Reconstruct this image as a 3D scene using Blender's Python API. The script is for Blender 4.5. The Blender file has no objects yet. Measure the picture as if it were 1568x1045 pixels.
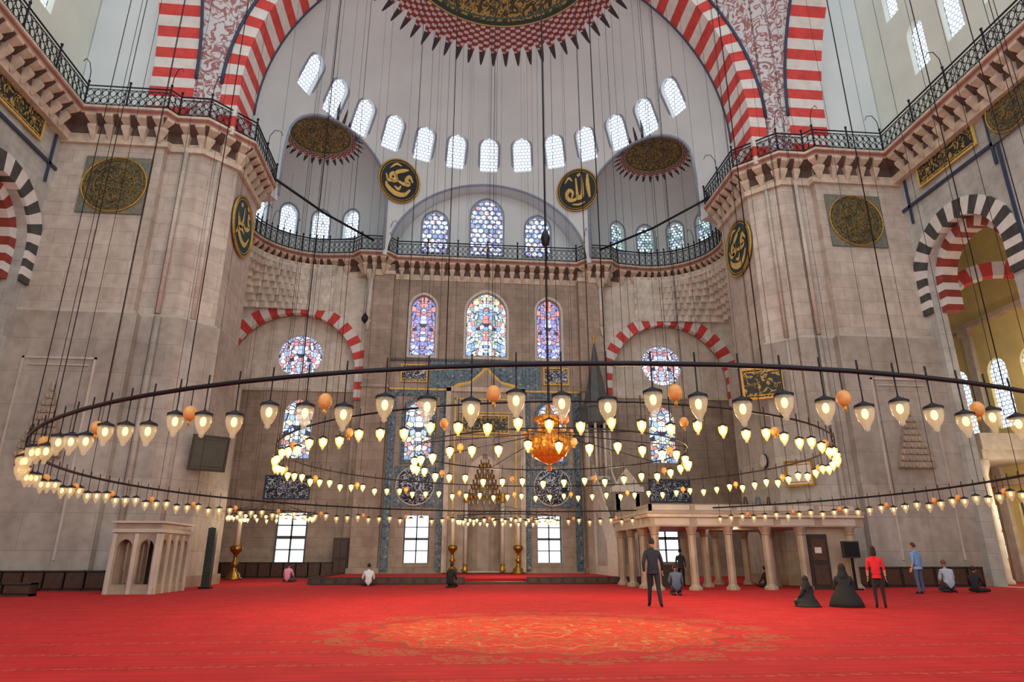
import bpy, bmesh, math, random
from math import sin, cos, pi, sqrt, atan2, radians, acos
from mathutils import Vector, Matrix
random.seed(7)
scn = bpy.context.scene
COL = scn.collection

# ------------------------------------------------------------------ helpers
def C(r, g, b, a=1.0):
    def l(c):
        c = c/255.0
        return c/12.92 if c <= .04045 else ((c+.055)/1.055)**2.4
    return (l(r), l(g), l(b), a)

def V(*a): return Vector(a)

def frame(c, n, up=(0, 0, 1)):
    z = Vector(n).normalized(); x = Vector(up).cross(z).normalized(); y = z.cross(x)
    M = Matrix.Identity(4)
    for i in range(3):
        M[i][0] = x[i]; M[i][1] = y[i]; M[i][2] = z[i]; M[i][3] = c[i]
    return M

class MB:
    def __init__(s):
        s.v = []; s.f = []; s.m = []; s.u = []; s.s = []; s.mats = []
    def mi(s, mat):
        if mat not in s.mats: s.mats.append(mat)
        return s.mats.index(mat)
    def add(s, verts, faces, mat, M=None, uvs=None, sm=False):
        o = len(s.v)
        if M is not None: verts = [M @ Vector(p) for p in verts]
        s.v.extend([tuple(p) for p in verts])
        ml = mat if isinstance(mat, list) else None
        k = None if ml else s.mi(mat)
        for i, f in enumerate(faces):
            s.f.append(tuple(o+j for j in f)); s.m.append(s.mi(ml[i]) if ml else k)
            s.s.append(sm); s.u.append(uvs[i] if uvs else None)
    def box(s, x0, x1, y0, y1, z0, z1, mat, M=None):
        v = [(x0,y0,z0),(x1,y0,z0),(x1,y1,z0),(x0,y1,z0),(x0,y0,z1),(x1,y0,z1),(x1,y1,z1),(x0,y1,z1)]
        s.add(v, [(0,3,2,1),(4,5,6,7),(0,1,5,4),(1,2,6,5),(2,3,7,6),(3,0,4,7)], mat, M)
    def prism(s, poly, z0, z1, mat, M=None):
        n = len(poly)
        v = [(p[0], p[1], z0) for p in poly]+[(p[0], p[1], z1) for p in poly]
        f = [tuple(range(n))[::-1], tuple(range(n, 2*n))]+[(i, (i+1) % n, n+(i+1) % n, n+i) for i in range(n)]
        s.add(v, f, mat, M)
    def lathe(s, prof, c, mat, n=16, M=None, sm=True):
        v = []; f = []
        for (r, z) in prof:
            for i in range(n):
                a = 2*pi*i/n; v.append((c[0]+r*cos(a), c[1]+r*sin(a), c[2]+z))
        for k in range(len(prof)-1):
            for i in range(n):
                j = (i+1) % n
                f.append((k*n+i, k*n+j, (k+1)*n+j, (k+1)*n+i))
        s.add(v, f, mat, M, sm=sm)
    def tube(s, path, r, mat, n=6, closed=False, M=None, sm=True):
        P = [Vector(p) for p in path]; L = len(P)
        R = r if isinstance(r, (list, tuple)) else [r]*L
        v = []; f = []
        t0 = (P[1]-P[0]).normalized()
        u = t0.orthogonal().normalized()
        for i in range(L):
            a = P[i-1] if (i > 0 or closed) else P[i]
            b = P[(i+1) % L] if (i < L-1 or closed) else P[i]
            t = (b-a).normalized()
            u = (u-t*u.dot(t)).normalized(); w = t.cross(u)
            for k in range(n):
                an = 2*pi*k/n
                v.append(P[i]+(u*cos(an)+w*sin(an))*R[i])
        for i in range(L if closed else L-1):
            j = (i+1) % L
            for k in range(n):
                q = (k+1) % n
                f.append((i*n+k, i*n+q, j*n+q, j*n+k))
        if not closed:
            f.append(tuple(range(n))[::-1]); f.append(tuple((L-1)*n+k for k in range(n)))
        s.add(v, f, mat, M, sm=sm)
    def ball(s, c, r, mat, n=12, m=8, M=None, fn=None, cond=None):
        rx, ry, rz = r if isinstance(r, (tuple, list)) else (r, r, r)
        v = []; f = []
        for j in range(m+1):
            th = pi*j/m
            for i in range(n):
                a = 2*pi*i/n
                p = Vector((sin(th)*cos(a), sin(th)*sin(a), cos(th)))
                k = fn(p) if fn else 1.0
                v.append((c[0]+p.x*rx*k, c[1]+p.y*ry*k, c[2]+p.z*rz*k))
        for j in range(m):
            for i in range(n):
                q = (i+1) % n
                if cond:
                    th = pi*(j+.5)/m; a = 2*pi*(i+.5)/n
                    if not cond(Vector((sin(th)*cos(a), sin(th)*sin(a), cos(th)))): continue
                f.append((j*n+i, (j+1)*n+i, (j+1)*n+q, j*n+q))
        s.add(v, f, mat, M, sm=True)
    def mesh(s, name):
        me = bpy.data.meshes.new(name)
        me.from_pydata(s.v, [], s.f)
        for m in s.mats: me.materials.append(m)
        me.polygons.foreach_set('material_index', s.m)
        me.polygons.foreach_set('use_smooth', s.s)
        if any(u for u in s.u):
            uv = me.uv_layers.new(name='UVMap')
            dat = []
            for i, f in enumerate(s.f):
                u = s.u[i]
                for j in range(len(f)):
                    dat.extend(u[j] if u else (0, 0))
            uv.data.foreach_set('uv', dat)
        me.update()
        return me
    def obj(s, name, parent=None):
        ob = bpy.data.objects.new(name, s.mesh(name)); COL.objects.link(ob)
        if parent: ob.parent = parent
        return ob

def empty(name, loc=(0, 0, 0)):
    e = bpy.data.objects.new(name, None); COL.objects.link(e); e.location = loc; e.empty_display_size = .2
    return e

def eval_geo(ob):
    bpy.context.view_layer.update()
    dg = bpy.context.evaluated_depsgraph_get()
    return bpy.data.meshes.new_from_object(ob.evaluated_get(dg))

def plate_geo(outline, holes, th):
    cu = bpy.data.curves.new('t', 'CURVE'); cu.dimensions = '2D'; cu.fill_mode = 'BOTH'; cu.extrude = th/2
    for pl in [outline]+list(holes):
        sp = cu.splines.new('POLY'); sp.points.add(len(pl)-1)
        for i, p in enumerate(pl): sp.points[i].co = (p[0], p[1], 0, 1)
        sp.use_cyclic_u = True
    ob = bpy.data.objects.new('t', cu); COL.objects.link(ob)
    me = eval_geo(ob)
    v = [tuple(x.co) for x in me.vertices]; f = [tuple(p.vertices) for p in me.polygons]
    bpy.data.objects.remove(ob); bpy.data.curves.remove(cu); bpy.data.meshes.remove(me)
    return v, f

def plate(mb, outline, holes, th, mat, M):
    v, f = plate_geo(outline, holes, th); mb.add(v, f, mat, M)

def rect(x0, x1, y0, y1): return [(x0, y0), (x1, y0), (x1, y1), (x0, y1)]

def arch(cx, y0, w, h, k=1.15, n=8):
    if k > 10: return rect(cx-w/2, cx+w/2, y0, y0+h)
    hw = w/2; r = k*hw; rise = sqrt(max(1e-6, r*r-(r-hw)**2)); sp = y0+h-rise
    amax = acos((r-hw)/r)
    R = [(hw-r+r*cos(amax*i/n), sp+r*sin(amax*i/n)) for i in range(n+1)]
    L = [(-x, y) for x, y in reversed(R[:-1])]
    return [(cx+x, y) for x, y in [(-hw, y0), (hw, y0)]+R+L]

def circ(cx, cy, r, n=32): return [(cx+r*cos(2*pi*i/n), cy+r*sin(2*pi*i/n)) for i in range(n)]

# ------------------------------------------------------------------ materials
class G:
    def __init__(s, name):
        s.mat = bpy.data.materials.new(name); s.mat.use_nodes = True; s.nt = s.mat.node_tree
        s.b = s.nt.nodes['Principled BSDF']
        g = s.n('ShaderNodeNewGeometry'); s.geo = g
        sp = s.n('ShaderNodeSeparateXYZ'); s.nt.links.new(g.outputs['Position'], sp.inputs[0])
        s.x, s.y, s.z = sp.outputs
        s.P = g.outputs['Position']
    def n(s, t): return s.nt.nodes.new(t)
    def put(s, inp, val):
        if isinstance(val, bpy.types.NodeSocket): s.nt.links.new(val, inp)
        else: inp.default_value = val
    def m(s, op, a, b=0.0, c=0.0):
        nd = s.n('ShaderNodeMath'); nd.operation = op
        s.put(nd.inputs[0], a); s.put(nd.inputs[1], b)
        if op in ('MULTIPLY_ADD', 'COMPARE'): s.put(nd.inputs[2], c)
        return nd.outputs[0]
    def mix(s, f, a, b):
        nd = s.n('ShaderNodeMix'); nd.data_type = 'RGBA'
        s.put(nd.inputs[0], f); s.put(nd.inputs[6], a); s.put(nd.inputs[7], b)
        return nd.outputs[2]
    def mul(s, a, b):
        nd = s.n('ShaderNodeMix'); nd.data_type = 'RGBA'; nd.blend_type = 'MULTIPLY'
        nd.inputs[0].default_value = 1; s.put(nd.inputs[6], a); s.put(nd.inputs[7], b)
        return nd.outputs[2]
    def vec(s, x, y, z=0.0):
        nd = s.n('ShaderNodeCombineXYZ'); s.put(nd.inputs[0], x); s.put(nd.inputs[1], y); s.put(nd.inputs[2], z)
        return nd.outputs[0]
    def noise(s, scale, vec=None, detail=3, dist=0.0):
        nd = s.n('ShaderNodeTexNoise'); nd.inputs['Scale'].default_value = scale
        nd.inputs['Detail'].default_value = detail; nd.inputs['Distortion'].default_value = dist
        s.put(nd.inputs['Vector'], vec if vec is not None else s.P)
        return nd.outputs['Fac']
    def vor(s, scale, vec=None, feat='F1', rnd=1.0):
        nd = s.n('ShaderNodeTexVoronoi'); nd.feature = feat; nd.inputs['Scale'].default_value = scale
        nd.inputs['Randomness'].default_value = rnd
        s.put(nd.inputs['Vector'], vec if vec is not None else s.P)
        return nd
    def ramp(s, f, stops, const=False):
        nd = s.n('ShaderNodeValToRGB'); cr = nd.color_ramp
        if const: cr.interpolation = 'CONSTANT'
        while len(cr.elements) < len(stops): cr.elements.new(.5)
        for e, (p, c) in zip(cr.elements, stops): e.position = p; e.color = c
        s.put(nd.inputs[0], f); return nd.outputs[0]
    def uv(s):
        nd = s.n('ShaderNodeTexCoord'); sp = s.n('ShaderNodeSeparateXYZ')
        s.nt.links.new(nd.outputs['UV'], sp.inputs[0]); return nd.outputs['UV'], sp.outputs[0], sp.outputs[1]
    def done(s, col=None, rough=.6, metal=0.0, emit=None, es=0.0):
        if col is not None: s.put(s.b.inputs['Base Color'], col)
        s.put(s.b.inputs['Roughness'], rough); s.b.inputs['Metallic'].default_value = metal
        if emit is not None:
            s.put(s.b.inputs['Emission Color'], emit); s.b.inputs['Emission Strength'].default_value = es
        return s.mat
    def hz(s):
        sp = s.n('ShaderNodeSeparateXYZ'); s.nt.links.new(s.geo.outputs['True Normal'], sp.inputs[0])
        k = s.m('GREATER_THAN', s.m('ABSOLUTE', sp.outputs[0]), s.m('ABSOLUTE', sp.outputs[1]))
        return s.m('ADD', s.m('MULTIPLY', k, s.y), s.m('MULTIPLY', s.m('SUBTRACT', 1.0, k), s.x))

def simple(name, col, rough=.6, metal=0.0, var=.18, scale=3.0, emit=None, es=0.0):
    g = G(name)
    if var > 0:
        f = g.noise(scale, detail=4)
        dk = tuple(c*(1-var) for c in col[:3])+(1,); lt = tuple(min(1, c*(1+var)) for c in col[:3])+(1,)
        return g.done(g.ramp(f, [(.3, dk), (.7, lt)]), rough, metal, emit, es)
    return g.done(col, rough, metal, emit, es)

def ashlar(name, c1, c2, mort, bw=1.3, rh=.55, rough=.6, stain=.25, ms=.01):
    g = G(name); h = g.hz()
    nd = g.n('ShaderNodeTexBrick'); g.put(nd.inputs['Vector'], g.vec(h, g.z))
    nd.inputs['Color1'].default_value = c1; nd.inputs['Color2'].default_value = c2; nd.inputs['Mortar'].default_value = mort
    nd.inputs['Scale'].default_value = 1; nd.inputs['Mortar Size'].default_value = ms
    nd.inputs['Brick Width'].default_value = bw; nd.inputs['Row Height'].default_value = rh
    nd.inputs['Mortar Smooth'].default_value = .3
    s = g.ramp(g.noise(.3, detail=7), [(.32, (1-stain, 1-stain*1.08, 1-stain*1.12, 1)), (.66, (1.0, 1.0, 1.0, 1))])
    s2 = g.ramp(g.noise(2.2, detail=8), [(.3, (.80, .78, .77, 1)), (.62, (1, 1, 1, 1))])
    s3 = g.ramp(g.noise(1.0, g.vec(g.m('MULTIPLY', h, 1.6), g.m('MULTIPLY', g.z, .12)), 5), [(.34, (.86, .84, .82, 1)), (.6, (1, 1, 1, 1))])
    return g.done(g.mul(g.mul(g.mul(nd.outputs['Color'], s), s2), s3), rough)

M_pier = ashlar('pier_ashlar', C(212,202,192), C(198,187,178), C(150,139,130), 1.9, .78, stain=.22, ms=.009)
M_pier_lo = ashlar('pier_base_marble', C(192,185,178), C(180,173,166), C(138,131,125), 3.0, 1.6, stain=.3, ms=.009)
M_qib = ashlar('qibla_limestone', C(182,165,150), C(166,149,135), C(122,110,99), 1.4, .66, stain=.32, ms=.01)
M_side = ashlar('side_limestone', C(198,202,200), C(188,192,190), C(150,154,152), 1.6, .75, ms=.009)
M_upw = ashlar('upper_limestone', C(226,219,208), C(217,210,198), C(192,184,173), 1.8, .78, stain=.14, ms=.006)
M_muq = simple('stalactite_plaster', C(212,206,196), .75, var=.22, scale=1.2)
M_cream = simple('cream_plaster', C(226,208,142), .8, var=.14, scale=.6)
M_tymp = simple('tympanum_plaster', C(206,214,206), .8, var=.06, scale=.5)
M_white = simple('white_marble', C(200,193,184), .5, var=.14)
M_marble = simple('grey_marble', C(156,141,127), .45, var=.22, scale=1.2)
M_pmarble = simple('pier_moulding_marble', C(186,177,168), .5, var=.12, scale=1.2)
M_red = simple('red_voussoir', C(200,62,58), .65, var=.2, scale=2)
M_wv = simple('white_voussoir', C(212,210,208), .65, var=.1, scale=2)
M_dark = simple('dark_voussoir', C(66,66,66), .55, var=.3, scale=2)
M_brown = simple('brown_red_voussoir', C(140,58,50), .6, var=.25, scale=2)
M_iron = simple('black_iron', C(30,32,40), .45, .6, var=0)
M_line = simple('blue_black_line', C(44,58,84), .6, var=.1)
M_gold = simple('gilded', C(190,148,62), .35, .55, var=.25, scale=8)
M_goldflat = simple('gold_leaf_script', C(214,182,98), .5, .1, var=.15, scale=6)
M_black = simple('black_lacquer', C(22,28,32), .5, var=.1)
M_board = simple('dark_green_board', C(44,52,50), .4, var=.2)
M_brass = simple('brass', C(160,118,48), .3, .8, var=.15, scale=8)
M_wood = simple('dark_walnut', C(42,32,30), .5, var=.3, scale=4)
M_wood2 = simple('chestnut_wood', C(66,46,36), .5, var=.3, scale=4)
M_candle = simple('candle_wax', C(225,215,190), .5, var=.05)
M_winborder = simple('window_border_grey', C(136,148,168), .7, var=.15, scale=6)
M_stonehi = simple('cornice_stone', C(196,180,162), .6, var=.22, scale=2)
M_shade = simple('cornice_recess_shade', C(92,74,66), .7, var=.2, scale=2)  # stone colour darkened to paint in the shadow between the corbels
M_rose = simple('rose_fascia', C(142,86,80), .6, var=.2, scale=2)
M_lead = simple('lead_grey', C(80,84,86), .6, var=.2, scale=2)

def lattice(name, strength, cell, tint=C(250,252,255), dark=C(120,135,150), border=None):
    g = G(name); uv, u, v = g.uv()
    sh = g.m('MULTIPLY', g.m('FLOOR', g.m('DIVIDE', v, cell*.866)), cell*.5)
    a = g.m('SUBTRACT', g.m('FRACT', g.m('DIVIDE', g.m('ADD', u, sh), cell)), .5)
    b = g.m('SUBTRACT', g.m('FRACT', g.m('DIVIDE', v, cell*.866)), .5)
    d = g.m('SQRT', g.m('ADD', g.m('MULTIPLY', a, a), g.m('MULTIPLY', b, b)))
    col = g.ramp(d, [(.34, tint), (.46, dark)])
    if border:
        k = g.m('GREATER_THAN', g.noise(1.7, uv, 1), .5)
        hue = g.ramp(g.noise(2.3, uv, 0), [(0, border[0]), (.42, border[1]), (.5, border[2]), (.58, border[0])], True)
        col = g.mix(g.m('MULTIPLY', k, .85), col, g.mul(col, hue))
    return g.done(C(120,120,120), .4, 0, col, strength)
M_lat = lattice('lattice_window_glass', 1.9, .3)
M_lat2 = lattice('lattice_window_glass_tinted', 1.35, .3, C(215,240,245), C(70,95,100), (C(60,150,110), C(210,60,50), C(60,100,210)))
M_lat3 = lattice('painted_arch_window_glass', 1.6, .5, C(248,250,255), C(60,90,120), (C(40,90,210), C(215,50,50), C(60,160,100)))

def stained(name, strength, pal, sc=3.2):
    g = G(name); uv, u, v = g.uv()
    u2 = g.m('ABSOLUTE', u)
    w = g.vec(u2, v)
    vo = g.vor(sc, w, rnd=.75); ed = g.vor(sc, w, 'DISTANCE_TO_EDGE', .75)
    sp = g.n('ShaderNodeSeparateColor'); g.put(sp.inputs[0], vo.outputs['Color'])
    n = len(pal)
    col = g.ramp(sp.outputs[0], [(i/n, c) for i, c in enumerate(pal)], True)
    line = g.m('GREATER_THAN', ed.outputs['Distance'], .05)
    dots = g.m('LESS_THAN', g.vor(sc*3, w, rnd=.2).outputs['Distance'], .5)
    col = g.mix(g.m('MULTIPLY', dots, .35), col, C(240,245,255))
    col = g.mix(line, C(40,45,70), col)
    return g.done(C(60,60,60), .4, 0, col, strength)
M_st_blue = stained('stained_glass_blue', 1.35, [C(70,80,200), C(180,60,100), C(190,195,240), C(60,60,180), C(215,90,60), C(120,100,205)])
M_st_multi = stained('stained_glass_multi', 1.4, [C(235,240,245), C(80,150,220), C(220,70,60), C(190,225,225), C(240,215,120), C(215,225,240), C(80,130,80)])
M_st_rose = stained('stained_glass_rose', 1.3, [C(225,215,225), C(200,80,90), C(150,180,215), C(230,235,240), C(90,110,170), C(205,205,215)])
M_st_low = stained('stained_glass_low', 1.35, [C(140,185,225), C(225,235,240), C(60,110,180), C(190,90,60), C(235,225,170)], 2.6)
M_pane = simple('clear_window_pane', C(200,215,225), .2, var=0, emit=C(222,238,248), es=1.6)

def iznik(name):
    g = G(name)
    v = g.vec(g.hz(), g.z)
    d = g.vor(1.6, v, rnd=.3).outputs['Distance']; n = g.noise(4, v, 3, 1.2)
    col = g.ramp(n, [(.35, C(48,66,100)), (.47, C(112,128,138)), (.52, C(64,106,112)), (.6, C(44,58,92))])
    col = g.mix(g.m('LESS_THAN', d, .18), col, C(140,140,140))
    return g.done(col, .35)
M_tile = iznik('iznik_tile')

def script_mat(name, bg, fg, sc=2.2, wid=.03, dist=1.6):
    g = G(name); v = g.vec(g.hz(), g.z)
    n = g.noise(sc, v, 1.5, dist)
    k = g.m('LESS_THAN', g.m('ABSOLUTE', g.m('SUBTRACT', n, .5)), wid)
    return g.done(g.mix(k, bg, fg), .5)
M_script = script_mat('gold_inscription', C(30,38,34), C(178,150,84), 2.0, .03)
M_scriptw = script_mat('white_inscription_tile', C(28,38,60), C(195,200,212), 2.4, .035)
M_bronze = script_mat('bronze_filigree', C(44,48,40), C(108,98,60), 3.0, .06, 2.2)
M_green = script_mat('muted_filigree_surround', C(96,108,110), C(128,120,92), 3.5, .05, 1)

def semidome_mat():
    g = G('semi_dome_plaster')
    base = g.ramp(g.noise(.25, detail=5), [(.3, C(198,210,216)), (.7, C(214,224,228))])
    def medal(col, cx, cy, mirror, r_gold, r_green, r_red, r_tip, nt, zmin, sc):
        xx = g.m('SUBTRACT', g.m('ABSOLUTE', g.x), cx) if mirror else g.x
        yy = g.m('SUBTRACT', g.y, cy)
        rho = g.m('SQRT', g.m('ADD', g.m('MULTIPLY', xx, xx), g.m('MULTIPLY', yy, yy)))
        phi = g.m('ARCTAN2', yy, xx)
        zk = g.m('GREATER_THAN', g.z, zmin)
        tip = g.m('ABSOLUTE', g.m('COSINE', g.m('MULTIPLY', phi, nt)))
        lim = g.m('ADD', r_red, g.m('MULTIPLY', g.m('POWER', tip, 3.0), r_tip-r_red))
        k1 = g.m('MULTIPLY', g.m('LESS_THAN', rho, lim), zk)
        outside = g.m('GREATER_THAN', rho, r_red+(r_tip-r_red)*.3)
        tcol = g.mix(outside, C(200,178,176), C(56,50,56))
        dots = g.m('GREATER_THAN', g.m('MULTIPLY', g.m('SINE', g.m('MULTIPLY', phi, nt*2)), g.m('SINE', g.m('MULTIPLY', rho, 16*sc))), -.1)
        tcol = g.mix(g.m('MULTIPLY', dots, g.m('LESS_THAN', rho, r_red+(r_tip-r_red)*.3)), tcol, C(124,52,56))
        col = g.mix(k1, col, tcol)
        k2 = g.m('MULTIPLY', g.m('LESS_THAN', rho, r_green), zk)
        col = g.mix(k2, col, C(40,62,54))
        k25 = g.m('MULTIPLY', g.m('LESS_THAN', g.m('ABSOLUTE', g.m('SUBTRACT', rho, r_green-.08)), .05), zk)
        col = g.mix(k25, col, C(180,152,86))
        n = g.noise(1.3*sc, g.vec(xx, yy), 2, 1.8)
        kk = g.m('LESS_THAN', g.m('ABSOLUTE', g.m('SUBTRACT', n, .5)), .055)
        gc = g.mix(kk, C(66,62,46), C(172,146,82))
        k3 = g.m('MULTIPLY', g.m('LESS_THAN', rho, r_gold), zk)
        col = g.mix(k3, col, gc)
        for rr in (r_gold*.97, r_gold*.62):
            kr = g.m('MULTIPLY', g.m('LESS_THAN', g.m('ABSOLUTE', g.m('SUBTRACT', rho, rr)), .06/ sc), zk)
            col = g.mix(kr, col, C(60,96,84))
        return col
    col = medal(base, 0, 14, False, 6.9, 7.3, 8.6, 9.75, 30, 35, 1)
    col = medal(col, 13.3, 25.2, True, 2.2, 2.4, 2.65, 3.3, 16, 30.0, 2)
    return g.done(col, .75)
M_dome = semidome_mat()

def pend_mat():
    g = G('painted_pendentive')
    n = g.noise(1.6, None, 3, 1.5)
    k = g.m('LESS_THAN', g.m('ABSOLUTE', g.m('SUBTRACT', n, .5)), .05)
    return g.done(g.mix(k, C(196,200,206), C(150,104,106)), .75)
M_pend = pend_mat()

def carpet_mat():
    g = G('red_prayer_carpet')
    base = g.ramp(g.noise(1.3, detail=6), [(.3, C(168,27,36)), (.7, C(188,36,42))])
    fr = g.m('FRACT', g.m('DIVIDE', g.y, 1.3))
    dd = g.m('ABSOLUTE', g.m('SUBTRACT', fr, .5))
    band = g.m('LESS_THAN', dd, .1); edge = g.m('LESS_THAN', g.m('ABSOLUTE', g.m('SUBTRACT', dd, .1)), .014)
    vo = g.vor(5.5, g.P, rnd=.4).outputs['Distance']
    fl = g.m('LESS_THAN', g.m('ABSOLUTE', g.m('SUBTRACT', vo, .33)), .09)
    col = g.mix(g.m('MULTIPLY', band, g.m('MULTIPLY', fl, .55)), base, C(186,92,66))
    col = g.mix(g.m('MULTIPLY', edge, .7), col, C(100,16,28))
    fr2 = g.m('FRACT', g.m('DIVIDE', g.y, .325))
    col = g.mix(g.m('MULTIPLY', g.m('LESS_THAN', fr2, .14), .4), col, C(124,18,30))
    xx = g.m('ADD', g.x, .6); yy = g.m('ADD', g.y, 5.7)
    rho = g.m('SQRT', g.m('ADD', g.m('MULTIPLY', xx, xx), g.m('MULTIPLY', yy, yy)))
    phi = g.m('ARCTAN2', yy, xx)
    def cn(k): return g.m('COSINE', g.m('MULTIPLY', phi, k))
    c16 = cn(16)
    field = g.m('LESS_THAN', rho, g.m('ADD', 3.3, g.m('MULTIPLY', c16, .14)))
    col = g.mix(g.m('MULTIPLY', field, .5), col, C(204,54,36))
    leaf = g.m('GREATER_THAN', g.noise(5.5, None, 2, 1.2), .59)
    col = g.mix(g.m('MULTIPLY', g.m('MULTIPLY', field, leaf), .55), col, C(176,124,74))
    fnz = g.noise(3.0, None, 1, 1.6)
    flo = g.m('LESS_THAN', g.m('ABSOLUTE', g.m('SUBTRACT', fnz, .5)), .022)
    col = g.mix(g.m('MULTIPLY', g.m('MULTIPLY', field, flo), .7), col, C(124,94,58))
    for r0, am, k, w_, cc_ in ((.5, .1, 8, .05, C(180,136,84)), (1.1, .18, 12, .05, C(180,136,84)), (1.8, .2, 16, .045, C(140,92,56)), (2.5, .18, 24, .045, C(180,132,84)), (3.02, .14, 16, .03, C(120,70,46)), (3.34, .14, 16, .055, C(110,66,46))):
        r3 = g.m('LESS_THAN', g.m('ABSOLUTE', g.m('SUBTRACT', rho, g.m('ADD', r0, g.m('MULTIPLY', cn(k), am)))), w_)
        col = g.mix(g.m('MULTIPLY', r3, .6), col, cc_)
    sp = g.m('POWER', g.m('ABSOLUTE', cn(8)), .6)
    inner = g.m('ADD', 3.62, g.m('MULTIPLY', g.m('SUBTRACT', 1.0, sp), .25))
    outer = g.m('ADD', 3.7, g.m('MULTIPLY', sp, .75))
    ring = g.m('MULTIPLY', g.m('GREATER_THAN', rho, inner), g.m('LESS_THAN', rho, outer))
    pn = g.m('GREATER_THAN', g.noise(6, None, 3, 1.2), .5)
    col = g.mix(g.m('MULTIPLY', g.m('MULTIPLY', ring, pn), .65), col, C(150,92,62))
    g.b.inputs['Specular IOR Level'].default_value = .2
    return g.done(col, .98)
M_carpet = carpet_mat()

def glass_mat():
    m = bpy.data.materials.new('lamp_glass'); m.use_nodes = True; nt = m.node_tree
    b = nt.nodes['Principled BSDF']; b.inputs['Base Color'].default_value = C(210,204,184); b.inputs['Roughness'].default_value = .12
    b.inputs['Emission Color'].default_value = C(255,218,145); b.inputs['Emission Strength'].default_value = .16
    t = nt.nodes.new('ShaderNodeBsdfTransparent'); mx = nt.nodes.new('ShaderNodeMixShader'); mx.inputs[0].default_value = .4
    nt.links.new(t.outputs[0], mx.inputs[1]); nt.links.new(b.outputs[0], mx.inputs[2])
    nt.links.new(mx.outputs[0], nt.nodes['Material Output'].inputs[0]); return m
M_glass = glass_mat()
M_bulb = simple('warm_bulb', C(255,240,200), .5, var=0, emit=C(255,212,120), es=4)
M_bulb1 = simple('small_warm_bulb', C(255,240,200), .5, var=0, emit=C(255,222,135), es=12)
M_bulb2 = simple('bright_bulb', C(255,240,200), .5, var=0, emit=C(255,198,72), es=24)
M_egg = simple('ostrich_egg', C(224,158,88), .45, var=.12, scale=20)
M_amber = simple('amber_gilt_lamp', C(186,122,46), .3, .6, var=.45, scale=14, emit=C(230,140,50), es=.06)

# ------------------------------------------------------------------ windows
wcount = [0]
def window(c, n, w, h, glass, k=1.15, round_=False, border=.16, bmat=None, bars=None):
    wcount[0] += 1
    mb = MB(); M = frame(c, n)
    bm = bmat or M_winborder
    if round_:
        o = circ(0, 0, w/2, 40); o2 = circ(0, 0, w/2+border, 40)
    else:
        o = arch(0, -h/2, w, h, k); o2 = arch(0, -h/2-border, w+2*border, h+2*border, k)
    N = len(o)
    mb.add([(p[0], p[1], 0) for p in o], [tuple(range(N))], glass, M, uvs=[[(p[0], p[1]) for p in o]])
    v = [(p[0], p[1], .03) for p in o]+[(p[0], p[1], .03) for p in o2]+[(p[0], p[1], -.06) for p in o]
    f = []
    for i in range(N):
        j = (i+1) % N
        f.append((i, N+i, N+j, j)[::-1]); f.append((i, j, 2*N+j, 2*N+i))
    mb.add(v, f, bm, M)
    if bars:
        nx, ny, bmt, t = bars
        for i in range(1, nx):
            x = -w/2+w*i/nx; mb.box(x-t, x+t, -h/2, h/2, .0, .05, bmt, M)
        for i in range(1, ny):
            y = -h/2+h*i/ny; tt = t*(1.8 if i == ny//2 else .7)
            mb.box(-w/2, w/2, y-tt, y+tt, .0, .05, bmt, M)
        for s_ in (-1, 1): mb.box(s_*(w/2-.07)-.07, s_*(w/2-.07)+.07, -h/2, h/2, 0, .06, bmt, M)
    return mb.obj('window_%d' % wcount[0])

# ------------------------------------------------------------------ floor
mb = MB(); mb.box(-31, 31, -24, 31.5, -.3, 0, M_carpet); mb.obj('floor')

# ------------------------------------------------------------------ semi-dome shell (boolean of real volumes)
def solid(verts, faces, name):
    me = bpy.data.meshes.new(name); me.from_pydata(verts, [], faces)
    bm = bmesh.new(); bm.from_mesh(me); bmesh.ops.remove_doubles(bm, verts=bm.verts, dist=1e-4)
    bmesh.ops.recalc_face_normals(bm, faces=bm.faces); bm.to_mesh(me); bm.free()
    ob = bpy.data.objects.new(name, me); COL.objects.link(ob); return ob
def lathe_solid(prof, c, n, name):
    t = MB(); t.lathe(prof, c, M_dome, n=n)
    t.f.append(tuple(range(n))[::-1]); return solid(t.v, t.f, name)
def boolean(a, b):
    md = a.modifiers.new('b', 'BOOLEAN'); md.operation = 'DIFFERENCE'; md.solver = 'EXACT'; md.object = b
    me = eval_geo(a); a.modifiers.clear(); a.data = me
    bpy.data.objects.remove(b)
MC = (0, 14, 27); MR = 15.5
EH = 4.3
t = MB(); t.box(-23.75, 23.75, 13.0, 33, 23.62, 45, M_dome); shell = solid(t.v, t.f, 'ceiling')
prof = [(MR, 22.5), (MR, 27)]+[(MR*cos(a), 27+MR*sin(a)) for a in [pi/2*i/28 for i in range(1, 28)]]+[(0.0, 27+MR)]
boolean(shell, lathe_solid(prof, (0, 14, 0), 112, 'm'))
for sx in (-1, 1):
    prof = [(5.5, 22.5), (5.5, 28.6)]+[(5.5*cos(a), 28.6+EH*sin(a)) for a in [pi/2*i/16 for i in range(1, 16)]]+[(0.0, 28.6+EH)]
    boolean(shell, lathe_solid(prof, (sx*13.3, 25.2, 0), 64, 'e'))
t = MB(); R = 7.92; pl = [(-7.9, 22.0), (7.9, 22.0)]+[(R*cos(a), 23.3+R*sin(a)) for a in [pi*i/40 for i in range(0, 41)]]
t.prism(pl, -30.3, -18, M_dome, Matrix(((1, 0, 0, 0), (0, 0, -1, 0), (0, 1, 0, 0), (0, 0, 0, 1))))
boolean(shell, solid(t.v, t.f, 'c'))
t = MB(); dome_wins = []
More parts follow.
